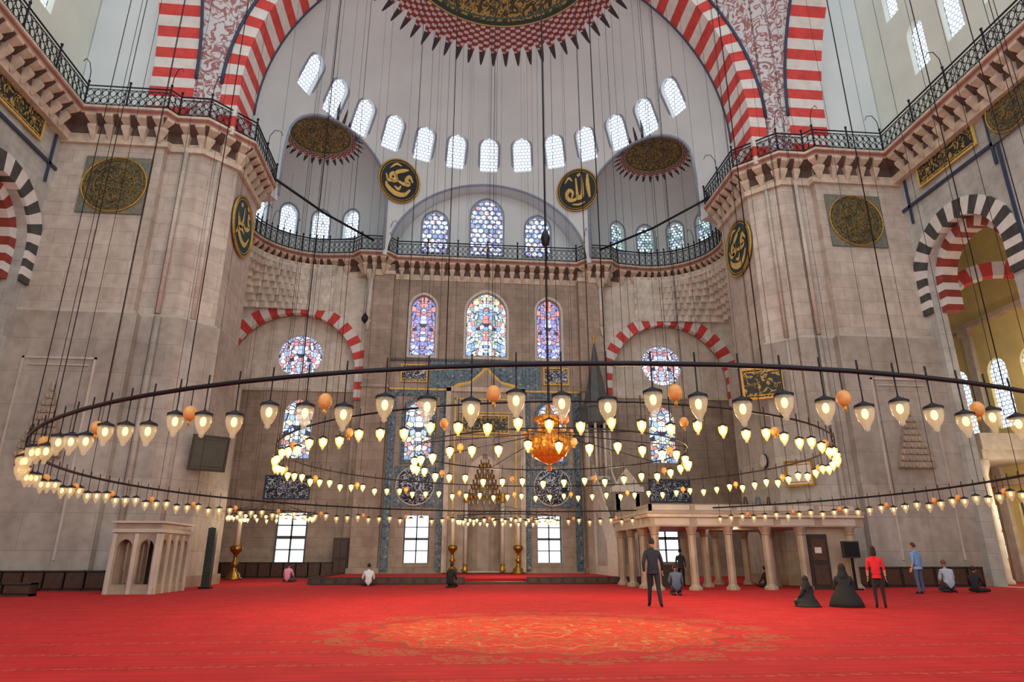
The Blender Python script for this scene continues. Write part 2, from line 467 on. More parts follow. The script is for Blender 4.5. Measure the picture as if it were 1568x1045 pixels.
for i in range(-6, 7):
    ph = radians(90-11.3*i); el = radians(25.2)
    n = V(cos(el)*cos(ph), cos(el)*sin(ph), sin(el)); c = V(*MC)+n*MR
    dome_wins.append((c, n)); M = frame(c, -n)
    t.prism(arch(0, -1.4, 1.45, 2.8), -.45, 1.2, M_dome, M)
ex_wins = []
for sx in (-1, 1):
    for a in (69, 96, 123, 150):
        ph = radians(a); n = V(cos(ph)*(1 if sx < 0 else -1), sin(ph), 0)
        c = V(sx*13.3, 25.2, 27.7)+n*5.5
        ex_wins.append((c, n)); M = frame(c, -n)
        t.prism(arch(0, -1.3, 1.35, 2.6), -.45, 1.0, M_dome, M)
tw = ((-4.35, 2.1, 25.4, 3.8), (0, 2.7, 25.4, 5.2), (4.35, 2.1, 25.4, 3.8))
for x, w, z0, h in tw:
    t.prism(arch(x, z0, w, h), -.4, .4, M_dome, frame((0, 30.3, 0), (0, -1, 0)))
boolean(shell, solid(t.v, t.f, 'w'))
shell.data.materials.clear(); shell.data.materials.append(M_dome)
for p in shell.data.polygons: p.material_index = 0
for c, n in dome_wins: window(c+n*.3, -n, 1.43, 2.78, M_lat, border=.0)
for c, n in ex_wins: window(c+n*.3, -n, 1.33, 2.58, M_lat if c.x < 0 else M_lat2, border=0.0)
for x, w, z0, h in tw:
    window((x, 30.6, z0+h/2), (0, -1, 0), w, h, M_lat3, border=0)
mb = MB()
for c, n in dome_wins:
    M = frame(c-n*.03, -n); o = arch(0, -1.45, 1.55, 2.95); o2 = arch(0, -1.57, 1.87, 3.25)
    N = len(o)
    mb.add([(p[0], p[1], 0.04) for p in o]+[(p[0], p[1], 0.03) for p in o2], [(i, (i+1) % N, N+(i+1) % N, N+i) for i in range(N)], M_winborder, M)
    mb.add([(-.16, 1.6, .05), (0, 1.55, .05), (.16, 1.6, .05), (.06, 1.8, .05), (0, 2.1, .05), (-.06, 1.8, .05)], [(0, 1, 2, 3, 4, 5)], M_rose, M)
    mb.add([(-.22, -1.77, .05), (0, -2.0, .05), (.22, -1.77, .05), (0, -1.61, .05)], [(0, 1, 2, 3)], M_line, M)
for c, n in ex_wins:
    M = frame(c-n*.1, -n); o = arch(0, -1.3, 1.4, 2.65); o2 = arch(0, -1.4, 1.66, 2.9); N = len(o)
    mb.add([(p[0], p[1], 0) for p in o]+[(p[0], p[1], 0) for p in o2], [(i, (i+1) % N, N+(i+1) % N, N+i) for i in range(N)], M_winborder, M)
for x, w, z0, h in tw:
    M = frame((x, 30.26, z0+h/2), (0, -1, 0)); o = arch(0, -h/2, w, h); o2 = arch(0, -h/2-.1, w+.3, h+.3); N = len(o)
    mb.add([(p[0], p[1], 0) for p in o]+[(p[0], p[1], 0) for p in o2], [(i, (i+1) % N, N+(i+1) % N, N+i) for i in range(N)], M_winborder, M)
mb.obj('trim_window_borders')

mb = MB()
rimp = [(R*cos(a), 14+sqrt(max(0, MR**2-(R*cos(a))**2-max(0, 23.3+R*sin(a)-27)**2)), 23.3+R*sin(a)) for a in [pi*i/60 for i in range(5, 56)]]
mb.tube([(x, y-.03, z) for x, y, z in rimp], .11, M_winborder, 6)
def exr(ph):
    z = 34.5
    while z > 24:
        r = sqrt(MR**2-max(0, z-27)**2); x, y = r*cos(ph), 14+r*sin(ph)
        d = ((x+13.3)**2+(y-25.2)**2)/5.5**2+(max(0, z-28.6)/EH)**2
        if d < 1: return (x, y, z)
        z -= .03
    return None
pts = [q for q in (exr(radians(a/2)) for a in range(240, 340)) if q]
pts = [(pts[0][0], pts[0][1], 24.0)]+pts+[(pts[-1][0], pts[-1][1], 24.0)]
for s_ in (-1, 1): mb.tube([(-s_*p[0], p[1], p[2]) for p in pts], .11, M_winborder, 6)
mb.obj('trim_vault_rim')

# ------------------------------------------------------------------ arches
def vouss(mb, M, R0, R1, a0, a1, n, d0, d1, mA, mB, stilt=0.0, sh=.6):
    for i in range(n):
        p = a0+(a1-a0)*i/n; q = a0+(a1-a0)*(i+1)/n
        v = []
        for d in (d0, d1):
            for (r, a) in ((R0, p), (R1, p), (R1, q), (R0, q)): v.append((r*cos(a), r*sin(a), d))
        mb.add(v, [(0,1,2,3)[::-1], (4,5,6,7), (0,1,5,4), (1,2,6,5), (2,3,7,6), (3,0,4,7)], mA if i % 2 == 0 else mB, M)
    k = 0; y = 0
    while y < stilt-1e-3:
        y2 = min(stilt, y+sh)
        for s_ in (-1, 1):
            x0, x1 = sorted((s_*R0, s_*R1))
            mb.box(x0, x1, -y2, -y, min(d0, d1), max(d0, d1), mB if k % 2 == 0 else mA, M)
        y = y2; k += 1
mb = MB()
Mq = frame((0, 12.8, 27), (0, -1, 0))
vouss(mb, Mq, 15.1, 16.1, 0, pi, 69, -2.6, 0, M_red, M_wv, 3.3, .7)
mb.tube([(16.15*cos(a), 12.75, 27+16.15*sin(a)) for a in [pi*i/60 for i in range(61)]], .1, M_line, 6)
mb.tube([(15.1*cos(a), 15.45, 27+15.1*sin(a)) for a in [pi*i/60 for i in range(61)]], .09, M_line, 6)
mb.obj('qibla_arch')
for sx in (-1, 1):
    mb = MB(); Ms = frame((sx*17.5, 0, 27), (-sx, 0, 0))
    vouss(mb, Ms, 12.5, 13.3, 0, pi, 61, -2.35, 0, M_red, M_wv, 3.3, .65)
    mb.tube([(sx*17.45, 12.45*cos(a), 27+12.45*sin(a)) for a in [pi*i/60 for i in range(61)]], .09, M_line, 6)
    mb.obj('side_arch')
    mb = MB(); v = []; f = []; NZ = 40; NS = 6
    for i in range(NZ+1):
        z = 24+(39.4-24)*i/NZ; d = max(0, z-27)
        A = V(sx*sqrt(16.12**2-d*d), 12.85, z); B = V(sx*17.5, sqrt(max(.01, 12.6**2-d*d)), z)
        for j in range(NS+1): v.append(A.lerp(B, j/NS))
    for i in range(NZ):
        for j in range(NS):
            a = i*(NS+1)+j; f.append((a, a+1, a+NS+2, a+NS+1))
    mb.add(v, f, M_pend, sm=True); mb.obj('ceiling_pendentive')

# ------------------------------------------------------------------ piers
def mirror(poly, sx): return [(sx*abs(x), y) for x, y in (poly if sx < 0 else poly[::-1])]
up = [(-23.7, 12.3), (-18.3, 12.3), (-18.3, 12.75), (-16.5, 12.75), (-15.05, 14.2), (-15.05, 18.2), (-16.5, 19.7), (-23.7, 19.7)]
lo = [(-23.7, 11.9), (-17.9, 11.9), (-17.9, 12.35), (-16.1, 12.35), (-14.6, 13.9), (-14.6, 18.5), (-16.2, 20.1), (-23.7, 20.1)]
mo = [(-23.7, 11.75), (-17.8, 11.75), (-17.75, 12.2), (-16.0, 12.2), (-14.45, 13.8), (-14.45, 18.6), (-16.1, 20.25), (-23.7, 20.25)]
cp = [(-23.7, 12.1), (-18.1, 12.1), (-18.1, 12.55), (-16.4, 12.55), (-14.85, 14.1), (-14.85, 18.3), (-16.4, 19.9), (-23.7, 19.9)]
for sx in (-1, 1):
    mb = MB()
    mb.prism(mirror(up, sx), 12.8, 23.6, M_pier)
    mb.prism(mirror(lo, sx), 0, 12.6, M_pier_lo)
    mb.prism(mirror(cp, sx), 12.6, 12.8, M_pmarble)
    mb.prism(mirror(mo, sx), 0, .5, M_marble)
    mb.prism(mirror(cp, sx), 22.2, 22.5, M_stonehi)
    for (x, y) in ((-17.3, 12.62), (-15.85, 13.35)):
        mb.tube([(sx*-x, y, 12.9), (sx*-x, y, 22.2)], .14, M_pier, 8)
        mb.tube([(sx*-x*.985, y-.4, .5), (sx*-x*.985, y-.4, 12.6)], .14, M_pier_lo, 8)
    x0, x1, z0, z1 = -22.6, -19.3, 1.2, 10.3
    for (a, b, c_, d) in ((x0, x1, z1-.1, z1), (x0, x0+.1, z0, z1), (x1-.1, x1, z0, z1), (x0+.3, x1-.3, z1-.42, z1-.36)):
        xa, xb = sorted((sx*abs(a), sx*abs(b))); mb.box(xa, xb, 11.84, 11.95, c_, d, M_pmarble)
    for k in range(9):
        w = .95*(1-k/9.5); mb.box(sx*20.9-w, sx*20.9+w, 11.62, 11.95, 5.6+k*.33, 5.6+k*.33+.3, M_marble)
        for q in range(int(w/.2)+1):
            mb.lathe([(0.0, 0), (.11, .12), (0.0, .3)], (sx*20.9-w+.1+q*.38, 11.6, 5.55+k*.33), M_marble, 6)
    mb.lathe([(0, 0), (.12, .1), (.05, .3), (.1, .4), (0, .7)], (sx*20.9, 11.75, 8.55), M_marble, 8)
    mb.obj('pier')

# ------------------------------------------------------------------ qibla wall and recess walls
AX, AZ, AR = 14.6, 14.4, 5.65
mb = MB(); MQ = frame((0, 29.4, 0), (0, -1, 0))
wins_c = [(-4.95, 16.1, 1.85, 4.9), (0, 16.1, 3.1, 5.3), (4.95, 16.1, 1.85, 4.9)]
low = [(-4.75, .95, 1.8, 3.2), (4.75, .95, 1.8, 3.2)]
mid = [(-4.95, 8.1, 1.9, 4.4), (4.95, 8.1, 1.9, 4.4)]
holes = [arch(x, z, w, h) for x, z, w, h in wins_c+mid]+[rect(x-w/2, x+w/2, z, z+h) for x, z, w, h in low]
holes += [arch(0, .01, 2.7, 8.6, 1.3)]
rec = [arch(s_*AX, .01, 2*(AR-.85), AZ+AR-.85, 1.0001, 16) for s_ in (-1, 1)]
plate(mb, rect(-23.7, 23.7, 0, 23.6), holes+rec, .8, M_qib, MQ)
M30 = frame((0, 30.0, 0), (0, -1, 0))
for s_ in (-1, 1):
    hs = [arch(s_*13.9, 8.2, 2.1, 4.4), rect(s_*13.55-1.1, s_*13.55+1.1, 1.0, 4.3)]
    xa, xb = min(s_*9, s_*19.8), max(s_*9, s_*19.8)
    plate(mb, rect(xa, xb, 0, 13.3), hs, .4, M_qib, M30)
    plate(mb, rect(xa, xb, 13.3, 20.4), [circ(s_*14.2, 16.0, 1.65)], .4, M_upw, M30)
    mb.box(xa, xb, 29.7, 29.85, 13.2, 13.4, M_stonehi)
mb.box(-31, 31, 31.2, 31.5, 0, 24, M_qib)
mb.obj('wall_qibla')
for s_ in (-1, 1):
    mb = MB(); v = []; f = []
    for i in range(41):
        a = pi*i/40; x, z = s_*AX+(AR-.05)*cos(a), AZ+(AR-.05)*sin(a)
        v += [(x, 28.93, z), (x, 28.93, 23.6)]
    for i in range(40): f.append((2*i, 2*i+2, 2*i+3, 2*i+1))
    mb.add(v, f, M_upw); mb.obj('trim_arch_spandrel')
    mb = MB(); Ma = frame((s_*AX, 28.95, AZ), (0, -1, 0))
    vouss(mb, Ma, AR-.9, AR, 0, pi, 27, -.5, .1, M_red, M_wv, 2.0, .6)
    mb.obj('striped_arch')
    mb = MB(); xa, xb = sorted((s_*7.3, s_*9.2))
    mb.box(xa, xb, 28.3, 29.05, 0, 23.3, M_qib)
    mb.box(xa-.15, xb+.15, 28.15, 29.05, 0, .6, M_marble)
    mb.box(xa-.08, xb+.08, 28.2, 29.05, 13.3, 13.5, M_marble)
    mb.box(xa-.08, xb+.08, 28.2, 29.05, 22.4, 22.7, M_stonehi)
    mb.tube([(s_*9.1, 28.2, 18.4), (s_*9.1, 28.2, 22.2)], .2, M_white, 8)
    mb.lathe([(.0, -.6), (.12, -.4), (.2, 0), (.28, .1), (.28, .2)], (s_*9.1, 28.2, 18.3), M_white, 8)
    mb.lathe([(.2, 0), (.34, .3), (.4, .5)], (s_*9.1, 28.2, 21.8), M_stonehi, 8)
    mb.obj('corner_buttress')
    mb = MB(); v = []; f = []; T = 8; NA = 170
    rows = []
    cx, cy = s_*13.0, 24.0
    for k in range(T+1):
        for kk in (k, min(k+1, T)):
            row = []
            for i in range(NA+1):
                a = radians(215-(215-78)*i/NA)
                dx, dy = cos(a), sin(a)
                rl = 99
                if dx < 0: rl = min(rl, 6.6/-dx)
                if dy > 0: rl = min(rl, 4.86/dy)
                rc = min(4.8, rl); fr = kk/T
                r = rl+(rc-rl)*fr
                r -= .3*abs(sin(i/NA*pi*26+kk*pi/2))*min(1, (rl-rc)/.8)*(1 if kk < T else 0)
                row.append((cx+(-s_)*dx*r if s_ > 0 else cx+dx*r, cy+dy*r, 19.4+.48*k))
            rows.append(row)
    for row in rows: v += row
    n1 = NA+1
    for k in range(len(rows)-1):
        for i in range(NA): f.append((k*n1+i, k*n1+i+1, (k+1)*n1+i+1, (k+1)*n1+i))
    mb.add(v, f, M_muq); mb.obj('muqarnas_corner')
for x, z, w, h in wins_c:
    window((x, 29.35, z+h/2), (0, -1, 0), w, h, M_st_blue if x else M_st_multi, border=.08, bmat=M_white)
for x, z, w, h in mid: window((x, 29.3, z+h/2), (0, -1, 0), w, h, M_st_low, border=.1, bmat=M_line)
for x, z, w, h in low:
    window((x, 29.5, z+h/2), (0, -1, 0), w+.1, h, M_pane, k=50, border=.08, bmat=M_wood2, bars=(2, 4, M_lead, .045))
for s_ in (-1, 1):
    window((s_*14.2, 30.0, 16.0), (0, -1, 0), 3.3, 3.3, M_st_rose, round_=True, border=.1, bmat=M_line)
    window((s_*13.9, 30.0, 10.4), (0, -1, 0), 2.1, 4.4, M_st_low, border=.05, bmat=M_line)
    window((s_*13.55, 30.0, 2.65), (0, -1, 0), 2.2, 3.3, M_pane, k=50, border=.05, bmat=M_lead, bars=(2, 4, M_lead, .06))
mb = MB()
for x, z, w, h in wins_c:
    o = arch(x, z-.05, w+.1, h+.1); o2 = arch(x, z-.25, w+.45, h+.5); plate(mb, o2, [o], .06, M_white, frame((0, 28.98, 0), (0, -1, 0)))
mb.obj('trim_window_surrounds')

# tile revetment
mb = MB(); MT = frame((0, 28.96, 0), (0, -1, 0))
for s_ in (-1, 1):
    for (a, b, z0, z1) in ((6.65, 7.15, .4, 13.3), (2.98, 3.4, .4, 13.3), (3.4, 6.65, 12.85, 13.3)):
        xa, xb = sorted((s_*a, s_*b)); mb.box(xa, xb, 28.9, 29.02, z0, z1, M_tile)
    o2 = arch(s_*4.95, 7.8, 2.5, 5.0); o = arch(s_*4.95, 8.05, 1.9, 4.45); plate(mb, o2, [o], .1, M_tile, MT)
    mb.box(s_*5.0-1.5, s_*5.0+1.5, 28.9, 29.0, 4.75, 7.6, M_tile)
    mb.lathe([(0.0, .0), (1.3, 0.0), (1.36, -.06)], (0, 0, 0), M_scriptw, 40, frame((s_*5.0, 28.84, 6.2), (0, -1, 0)))
    mb.tube([(s_*5.0+1.36*cos(a), 28.84, 6.2+1.36*sin(a)) for a in [2*pi*i/40 for i in range(40)]], .05, M_white, 6, True)
mb.box(-4.2, 4.2, 28.9, 29.02, 13.4, 15.6, M_tile)
mb.box(-7.3, 7.3, 28.84, 29.02, 15.6, 15.75, M_lead)
mb.box(-7.3, 7.3, 28.84, 29.02, 13.28, 13.42, M_gold)
mb.obj('iznik_tile_panel')
def plaque(c, n, w, h, mat, frm, name='inscription_panel', fw=.1, back=None):
    mb = MB(); M = frame(c, n)
    mb.box(-w/2, w/2, -h/2, h/2, 0, .06, mat, M)
    for (a, b, c_, d) in ((-w/2-fw, w/2+fw, h/2, h/2+fw), (-w/2-fw, w/2+fw, -h/2-fw, -h/2), (-w/2-fw, -w/2, -h/2, h/2), (w/2, w/2+fw, -h/2, h/2)):
        mb.box(a, b, c_, d, 0, .1, frm, M)
    mb.box(-w/2+.08, w/2-.08, h/2-.14, h/2-.1, .06, .075, frm, M); mb.box(-w/2+.08, w/2-.08, -h/2+.1, -h/2+.14, .06, .075, frm, M)
    if back:
        mb.tube([c, (back[0], back[1], c[2])], .04, M_iron, 6); mb.tube([(c[0], c[1], c[2]+h*.3), (back[0], back[1], c[2]+h*.5)], .03, M_iron, 6)
    return mb.obj(name)
for s_ in (-1, 1):
    plaque((s_*5.45, 28.98, 14.6), (0, -1, 0), 1.8, 1.2, M_scriptw, M_gold)
    plaque((s_*14.1, 29.78, 6.1), (0, -1, 0), 3.0, 1.5, M_scriptw, M_line)

# ------------------------------------------------------------------ mihrab
mb = MB(); MM = frame((0, 28.7, 0), (0, -1, 0))
plate(mb, rect(-2.75, 2.75, .3, 13.3), [arch(0, .31, 2.4, 8.2, 1.3)], .6, M_marble, MM)
for (a, b, c_, d) in ((-2.95, -2.6, .3, 13.4), (2.6, 2.95, .3, 13.4), (-2.95, 2.95, 13.1, 13.45)):
    mb.box(a, b, 28.25, 28.9, c_, d, M_stonehi)
for (a, b, c_, d) in ((-2.3, -2.2, .6, 12.6), (2.2, 2.3, .6, 12.6), (-2.3, 2.3, 12.5, 12.6), (-2.0, 2.0, 9.7, 9.78), (-2.0, 2.0, 11.5, 11.58)):
    mb.box(a, b, 28.34, 28.42, c_, d, M_gold)
mb.prism([(-2.6, 13.45), (2.6, 13.45), (2.1, 13.75), (1.2, 13.95), (.5, 14.6), (0, 15.2), (-.5, 14.6), (-1.2, 13.95), (-2.1, 13.75)], 0, .12, M_gold, frame((0, 28.5, 0), (0, -1, 0)))
mb.prism([(-2.2, 13.45), (2.2, 13.45), (1.2, 13.75), (.42, 14.4), (0, 14.85), (-.42, 14.4), (-1.2, 13.75)], 0, .16, M_marble, frame((0, 28.5, 0), (0, -1, 0)))
def hoodr(k): return min(1.16, 1.3*(1-(k+1)/9.6)+.1)
hole = [(-1.16, .4), (1.16, .4), (1.16, 5.2)]
for k in range(9): hole += [(hoodr(k), 5.2+k*.36+.001), (hoodr(k), 5.2+(k+1)*.36)]
hole += [(-x, z) for x, z in reversed(hole[2:])]
hh = [hole[0]]
for p in hole[1:]:
    if (Vector(p)-Vector(hh[-1])).length > .01: hh.append(p)
plate(mb, arch(0, .32, 2.5, 8.25, 1.3), [hh], .08, M_stonehi, frame((0, 28.52, 0), (0, -1, 0)))
v = []; f = []; nn = 10
lev = [(.3, 1.3), (5.2, 1.3)]
for k in range(9):
    r = 1.3*(1-(k+1)/9.6); lev += [(5.2+k*.36, r+.1), (5.2+(k+1)*.36, r+.1)]
for z, r in lev:
    for i in range(nn+1):
        a = pi*i/nn; v.append((r*cos(a), 28.45+max(0, r)*sin(a)*.95, z))
for k in range(len(lev)-1):
    for i in range(nn): f.append((k*(nn+1)+i, k*(nn+1)+i+1, (k+1)*(nn+1)+i+1, (k+1)*(nn+1)+i))
mb.add(v, f, M_marble)
for k in range(9):
    r = 1.3*(1-(k+1)/9.6)+.1
    for i in range(max(3, 9-k)):
        a = pi*(i+.5)/max(3, 9-k)
        mb.lathe([(0.0, -.05), (.13, .1), (.05, .3)], (r*cos(a), 28.4+r*sin(a)*.8, 5.2+k*.36-.25), M_gold if k % 2 else M_stonehi, 6)
for s_ in (-1, 1):
    mb.tube([(s_*1.3, 28.3, .8), (s_*1.3, 28.3, 5.0)], .13, M_white, 10)
    mb.lathe([(.15, 0), (.24, .15), (.12, .35), (.24, .55), (.15, .7)], (s_*1.3, 28.3, 5.0), M_gold, 10)
    mb.lathe([(.15, 0), (.24, .15), (.12, .3), (.2, .5)], (s_*1.3, 28.3, .35), M_gold, 10)
mb.obj('mihrab')
plaque((0, 28.36, 10.65), (0, -1, 0), 3.3, 1.2, M_script, M_gold)

# platform
mb = MB()
mb.box(-9.4, -1.6, 16.5, 28.1, 0, .26, M_carpet); mb.box(1.6, 9.0, 16.5, 28.1, 0, .26, M_carpet); mb.box(-1.6, 1.6, 17.2, 28.1, 0, .26, M_carpet)
mb.box(-1.6, 1.6, 16.2, 17.2, 0, .13, M_wood2)
for a, b in ((-9.4, -1.6), (1.6, 9.0)):
    mb.box(a, b, 16.36, 16.5, 0, .36, M_wood)
    for i in range(12):
        x = a+(b-a)*(i+.5)/12; mb.box(x-.22, x+.22, 16.32, 16.36, .06, .3, M_wood2)
mb.box(-9.5, -9.4, 16.36, 28.1, 0, .36, M_wood)
mb.obj('prayer_platform')

def candlestick(x, y, z, h, glow=False):
    mb = MB(); s = h/4.0
    pr = [(0, 0), (.5, 0), (.5, .08), (.38, .16), (.36, .3), (.16, .45), (.12, .7), (.22, .85), (.12, 1.0), (.1, 1.3), (.2, 1.45), (.32, 1.55), (.36, 1.75), (.2, 1.85), (0, 1.85)]
    mb.lathe([(a*s, b*s) for a, b in pr], (x, y, z), M_brass, 16)
    mb.lathe([(0, 1.8*s), (.14*s, 1.8*s), (.13*s, 3.7*s), (.05*s, 3.75*s), (0, 3.75*s)], (x, y, z), M_candle, 12)
    mb.tube([(x, y, z+3.74*s), (x, y, z+3.9*s)], .015, M_iron, 5)
    if glow:
        mb.tube([(x, y, z+2.9*s), (x+.3, y, z+3.2*s)], .02, M_brass, 5); mb.ball((x+.3, y, z+3.25*s), .12, M_bulb1)
    mb.obj('candlestick')
candlestick(-2.2, 27.3, .262, 4); candlestick(2.3, 27.3, .262, 4)
candlestick(-15.7, 25, 0, 4.4, True)

# ------------------------------------------------------------------ minbar
mb = MB(); mx = 8.0
mb.lathe([(.95, 0), (.95, 6.4)], (mx, 26.6, .26), M_marble, 8, sm=False)
for i in range(8):
    a = 2*pi*(i+.5)/8; mb.tube([(mx+.85*cos(a), 26.6+.85*sin(a), 6.6), (mx+.85*cos(a), 26.6+.85*sin(a), 10.6)], .1, M_white, 6)
mb.lathe([(0, 6.4), (1.15, 6.4), (1.15, 6.65), (0, 6.65)], (mx, 26.6, 0), M_white, 8, sm=False)
mb.lathe([(.8, 10.3), (1.15, 10.5), (1.2, 11.5), (1.3, 11.6), (1.3, 11.75), (1.0, 11.8), (.62, 13.4), (.3, 15.2), (.06, 16.6), (0, 16.6)], (mx, 26.6, 0), M_lead, 8, sm=False)
mb.lathe([(0, 16.5), (.12, 16.7), (.05, 16.9), (.16, 17.1), (.04, 17.3), (.02, 18.2), (0, 18.2)], (mx, 26.6, 0), M_gold, 8)
for sx_ in (-.6, .6):
    M = frame((mx+sx_, 0, 0), (-1, 0, 0))
    plate(mb, [(-26, .26), (-19.6, .26), (-19.6, 1.0), (-26, 6.5)], [[(-25.4, .8), (-22.4, .8), (-22.4, 2.2), (-25.4, 4.7)]], .14, M_white, M)
    plate(mb, [(-26, 6.5), (-19.6, 1.0), (-19.6, 2.0), (-26, 7.5)], [], .1, M_white, M)
    mb.box(mx+sx_-.02, mx+sx_+.02, 22.4, 25.4, .6, 4.6, M_marble)
    mb.box(mx+sx_-.12, mx+sx_+.12, 19.4, 19.7, .26, 4.9, M_white)
for i in range(18):
    mb.box(mx-.55, mx+.55, 19.8+i*.34, 26, .26+i*.33, .26+(i+1)*.33, M_marble)
plate(mb, rect(mx-.75, mx+.75, .26, 5.0), [arch(mx, .27, 1.0, 3.2, 1.2)], .2, M_marble, frame((0, 19.5, 0), (0, -1, 0)))
mb.box(mx-.95, mx+.95, 19.2, 19.8, 5.0, 5.3, M_white)
mb.prism([(mx-.8, 5.3), (mx+.8, 5.3), (mx+.5, 5.8), (mx, 6.4), (mx-.5, 5.8)], 0, .12, M_stonehi, frame((0, 19.5, 0), (0, -1, 0)))
mb.obj('minbar')

# ------------------------------------------------------------------ side walls, openings, aisles
for s_ in (-1, 1):
    mb = MB()
    n = (-s_, 0, 0); M = frame((s_*23.9, 0, 0), n)
    sg = -1 if s_ > 0 else 1
    def Y(y): return sg*y
    def archo(yc, y0, w, h, k): return [(x, z) for x, z in arch(Y(yc), y0, w, h, k)]
    hs = [archo(9.0, .01, 5.2, 18.3, 1.06), archo(-4.5, .01, 12, 18.5, 1.06)]
    ya, yb = sorted((Y(-20), Y(12.4)))
    plate(mb, rect(ya, yb, 0, 24), hs, .7, M_side, M)
    mb.obj('wall_left' if s_ < 0 else 'wall_right')
    mb = MB(); Ma = frame((s_*23.5, 9.0, 15.6), n)
    vouss(mb, Ma, 2.65, 3.6, 0, pi, 19, -.8, .1, M_dark, M_wv, 1.6, .42)
    vouss(mb, Ma, 2.1, 2.65, 0, pi, 15, -1.4, -.5, M_brown, M_wv, 1.6, .42)
    Ma = frame((s_*23.5, -4.5, 12.5), n)
    vouss(mb, Ma, 6.0, 7.0, 0, pi, 31, -.8, .1, M_dark, M_wv, 1.6, .5)
    Ma = frame((s_*27.0, 11.4, 13.6), (-s_*.8, -1, 0))
    vouss(mb, Ma, 2.6, 3.4, 0, pi, 17, -.5, .1, M_red, M_wv, 0, .45)
    mb.obj('striped_side_arch')
    mb = MB()
    xf = s_*23.5
    def strip(y0, y1, z0, z1, m=M_line, d=.06):
        xa, xb = sorted((xf, xf-s_*d)); mb.box(xa, xb, y0, y1, z0, z1, m)
    for z0 in (20.5, 23.0): strip(-20, 12.3, z0, z0+.18)
    for y0 in (11.6, 5.6, 2.8, -3.2, -9.2): strip(y0, y0+.16, 19.5, 23.0)
    strip(5.3, 5.46, 12, 20.5)
    mb.obj('trim_marble_frame')
    plaque((xf-s_*.02, 8.5, 21.9), n, 4.0, 1.35, M_script, M_goldflat)
    plaque((xf-s_*.02, -.5, 21.9), n, 4.0, 1.35, M_script, M_goldflat)
    mb = MB(); M = frame((s_*24.1, 0, 0), n)
    ya, yb = sorted((Y(-20), Y(13.2)))
    wy = [8.9, 6.3, 3.7, 1.1, -1.5, -4.1, -6.7, -9.3]
    hs = [[(x, z) for x, z in arch(Y(y), 28.0, 1.25, 3.3, 1.1)] for y in wy]+[[(x, z) for x, z in arch(Y(y+1.3), 33.0, 1.1, 2.6, 1.1)] for y in wy]
    plate(mb, rect(ya, yb, 23.6, 43), hs, .6, M_tymp, M)
    mb.obj('wall_upper_left' if s_ < 0 else 'wall_upper_right')
    for y in wy[:5]:
        window((s_*24.15, y, 29.65), n, 1.25, 3.3, M_lat, k=1.1, border=.1)
        window((s_*24.15, y+1.3, 34.3), n, 1.1, 2.6, M_lat, k=1.1, border=.1)
    # aisle outer wall: cream plaster above, stone dado, pilasters, cornices, arched windows
    mb = MB(); M = frame((s_*30.4, 0, 0), n)
    ya, yb = sorted((Y(-22), Y(31)))
    aw = [(13.2, 8.6), (15.6, 8.6), (18.6, 8.6), (21, 8.6), (6, 8.6), (2, 8.6), (-2, 8.6), (-8, 8.6)]
    hs = [[(x, z) for x, z in arch(Y(y), z0, 1.4, 4.2, 1.1)] for y, z0 in aw]+[rect(Y(y)-.7, Y(y)+.7, 1.3, 4.3) for y, z0 in aw]
    plate(mb, rect(ya, yb, 0, 24), hs, .6, M_cream, M)
    mb.box(min(s_*23.9, s_*30.7), max(s_*23.9, s_*30.7), -22, 31, 21.0, 21.4, M_tymp)
    xi, xo = s_*30.1, s_*29.85
    for y in (11.6, 17.1, 22.6, 4.0, 0, -5):
        mb.box(min(xi, xo), max(xi, xo), y-.3, y+.3, 0, 14.6, M_upw)
        mb.box(min(xi, s_*29.7), max(xi, s_*29.7), y-.42, y+.42, 14.6, 15.1, M_stonehi)
    for z in (5.3, 7.6, 15.1):
        mb.box(min(xi, s_*29.7), max(xi, s_*29.7), -22, 31, z, z+.3, M_stonehi)
    mb.box(min(s_*26.2, s_*30.1), max(s_*26.2, s_*30.1), 13.6, 24, 6.4, 6.9, M_upw)     # aisle gallery deck
    mb.box(min(s_*26.2, s_*26.4), max(s_*26.2, s_*26.4), 13.6, 24, 6.9, 7.8, M_white)
    mb.box(min(s_*26.2, s_*30.1), max(s_*26.2, s_*30.1), 13.5, 13.6, 6.9, 7.8, M_white)
    mb.obj('wall_aisle_left' if s_ < 0 else 'wall_aisle_right')
    for y, z0 in aw[:5]:
        window((s_*30.3, y, z0+2.1), n, 1.4, 4.2, M_lat, k=1.1, border=.1, bmat=M_red)
        window((s_*30.3, y, 2.8), n, 1.4, 3.0, M_pane, k=50, border=.08, bmat=M_wood2, bars=(2, 4, M_lead, .04))
    for i in range(3):
        mb = MB(); y = 13.9+i*4
        mb.lathe([(.3, 0), (.3, .15), (.2, .25), (.17, 5.6), (.24, 5.8), (.34, 6.1), (.34, 6.38)], (s_*26.5, y+.2, 0), M_white, 12); mb.obj('aisle_column')

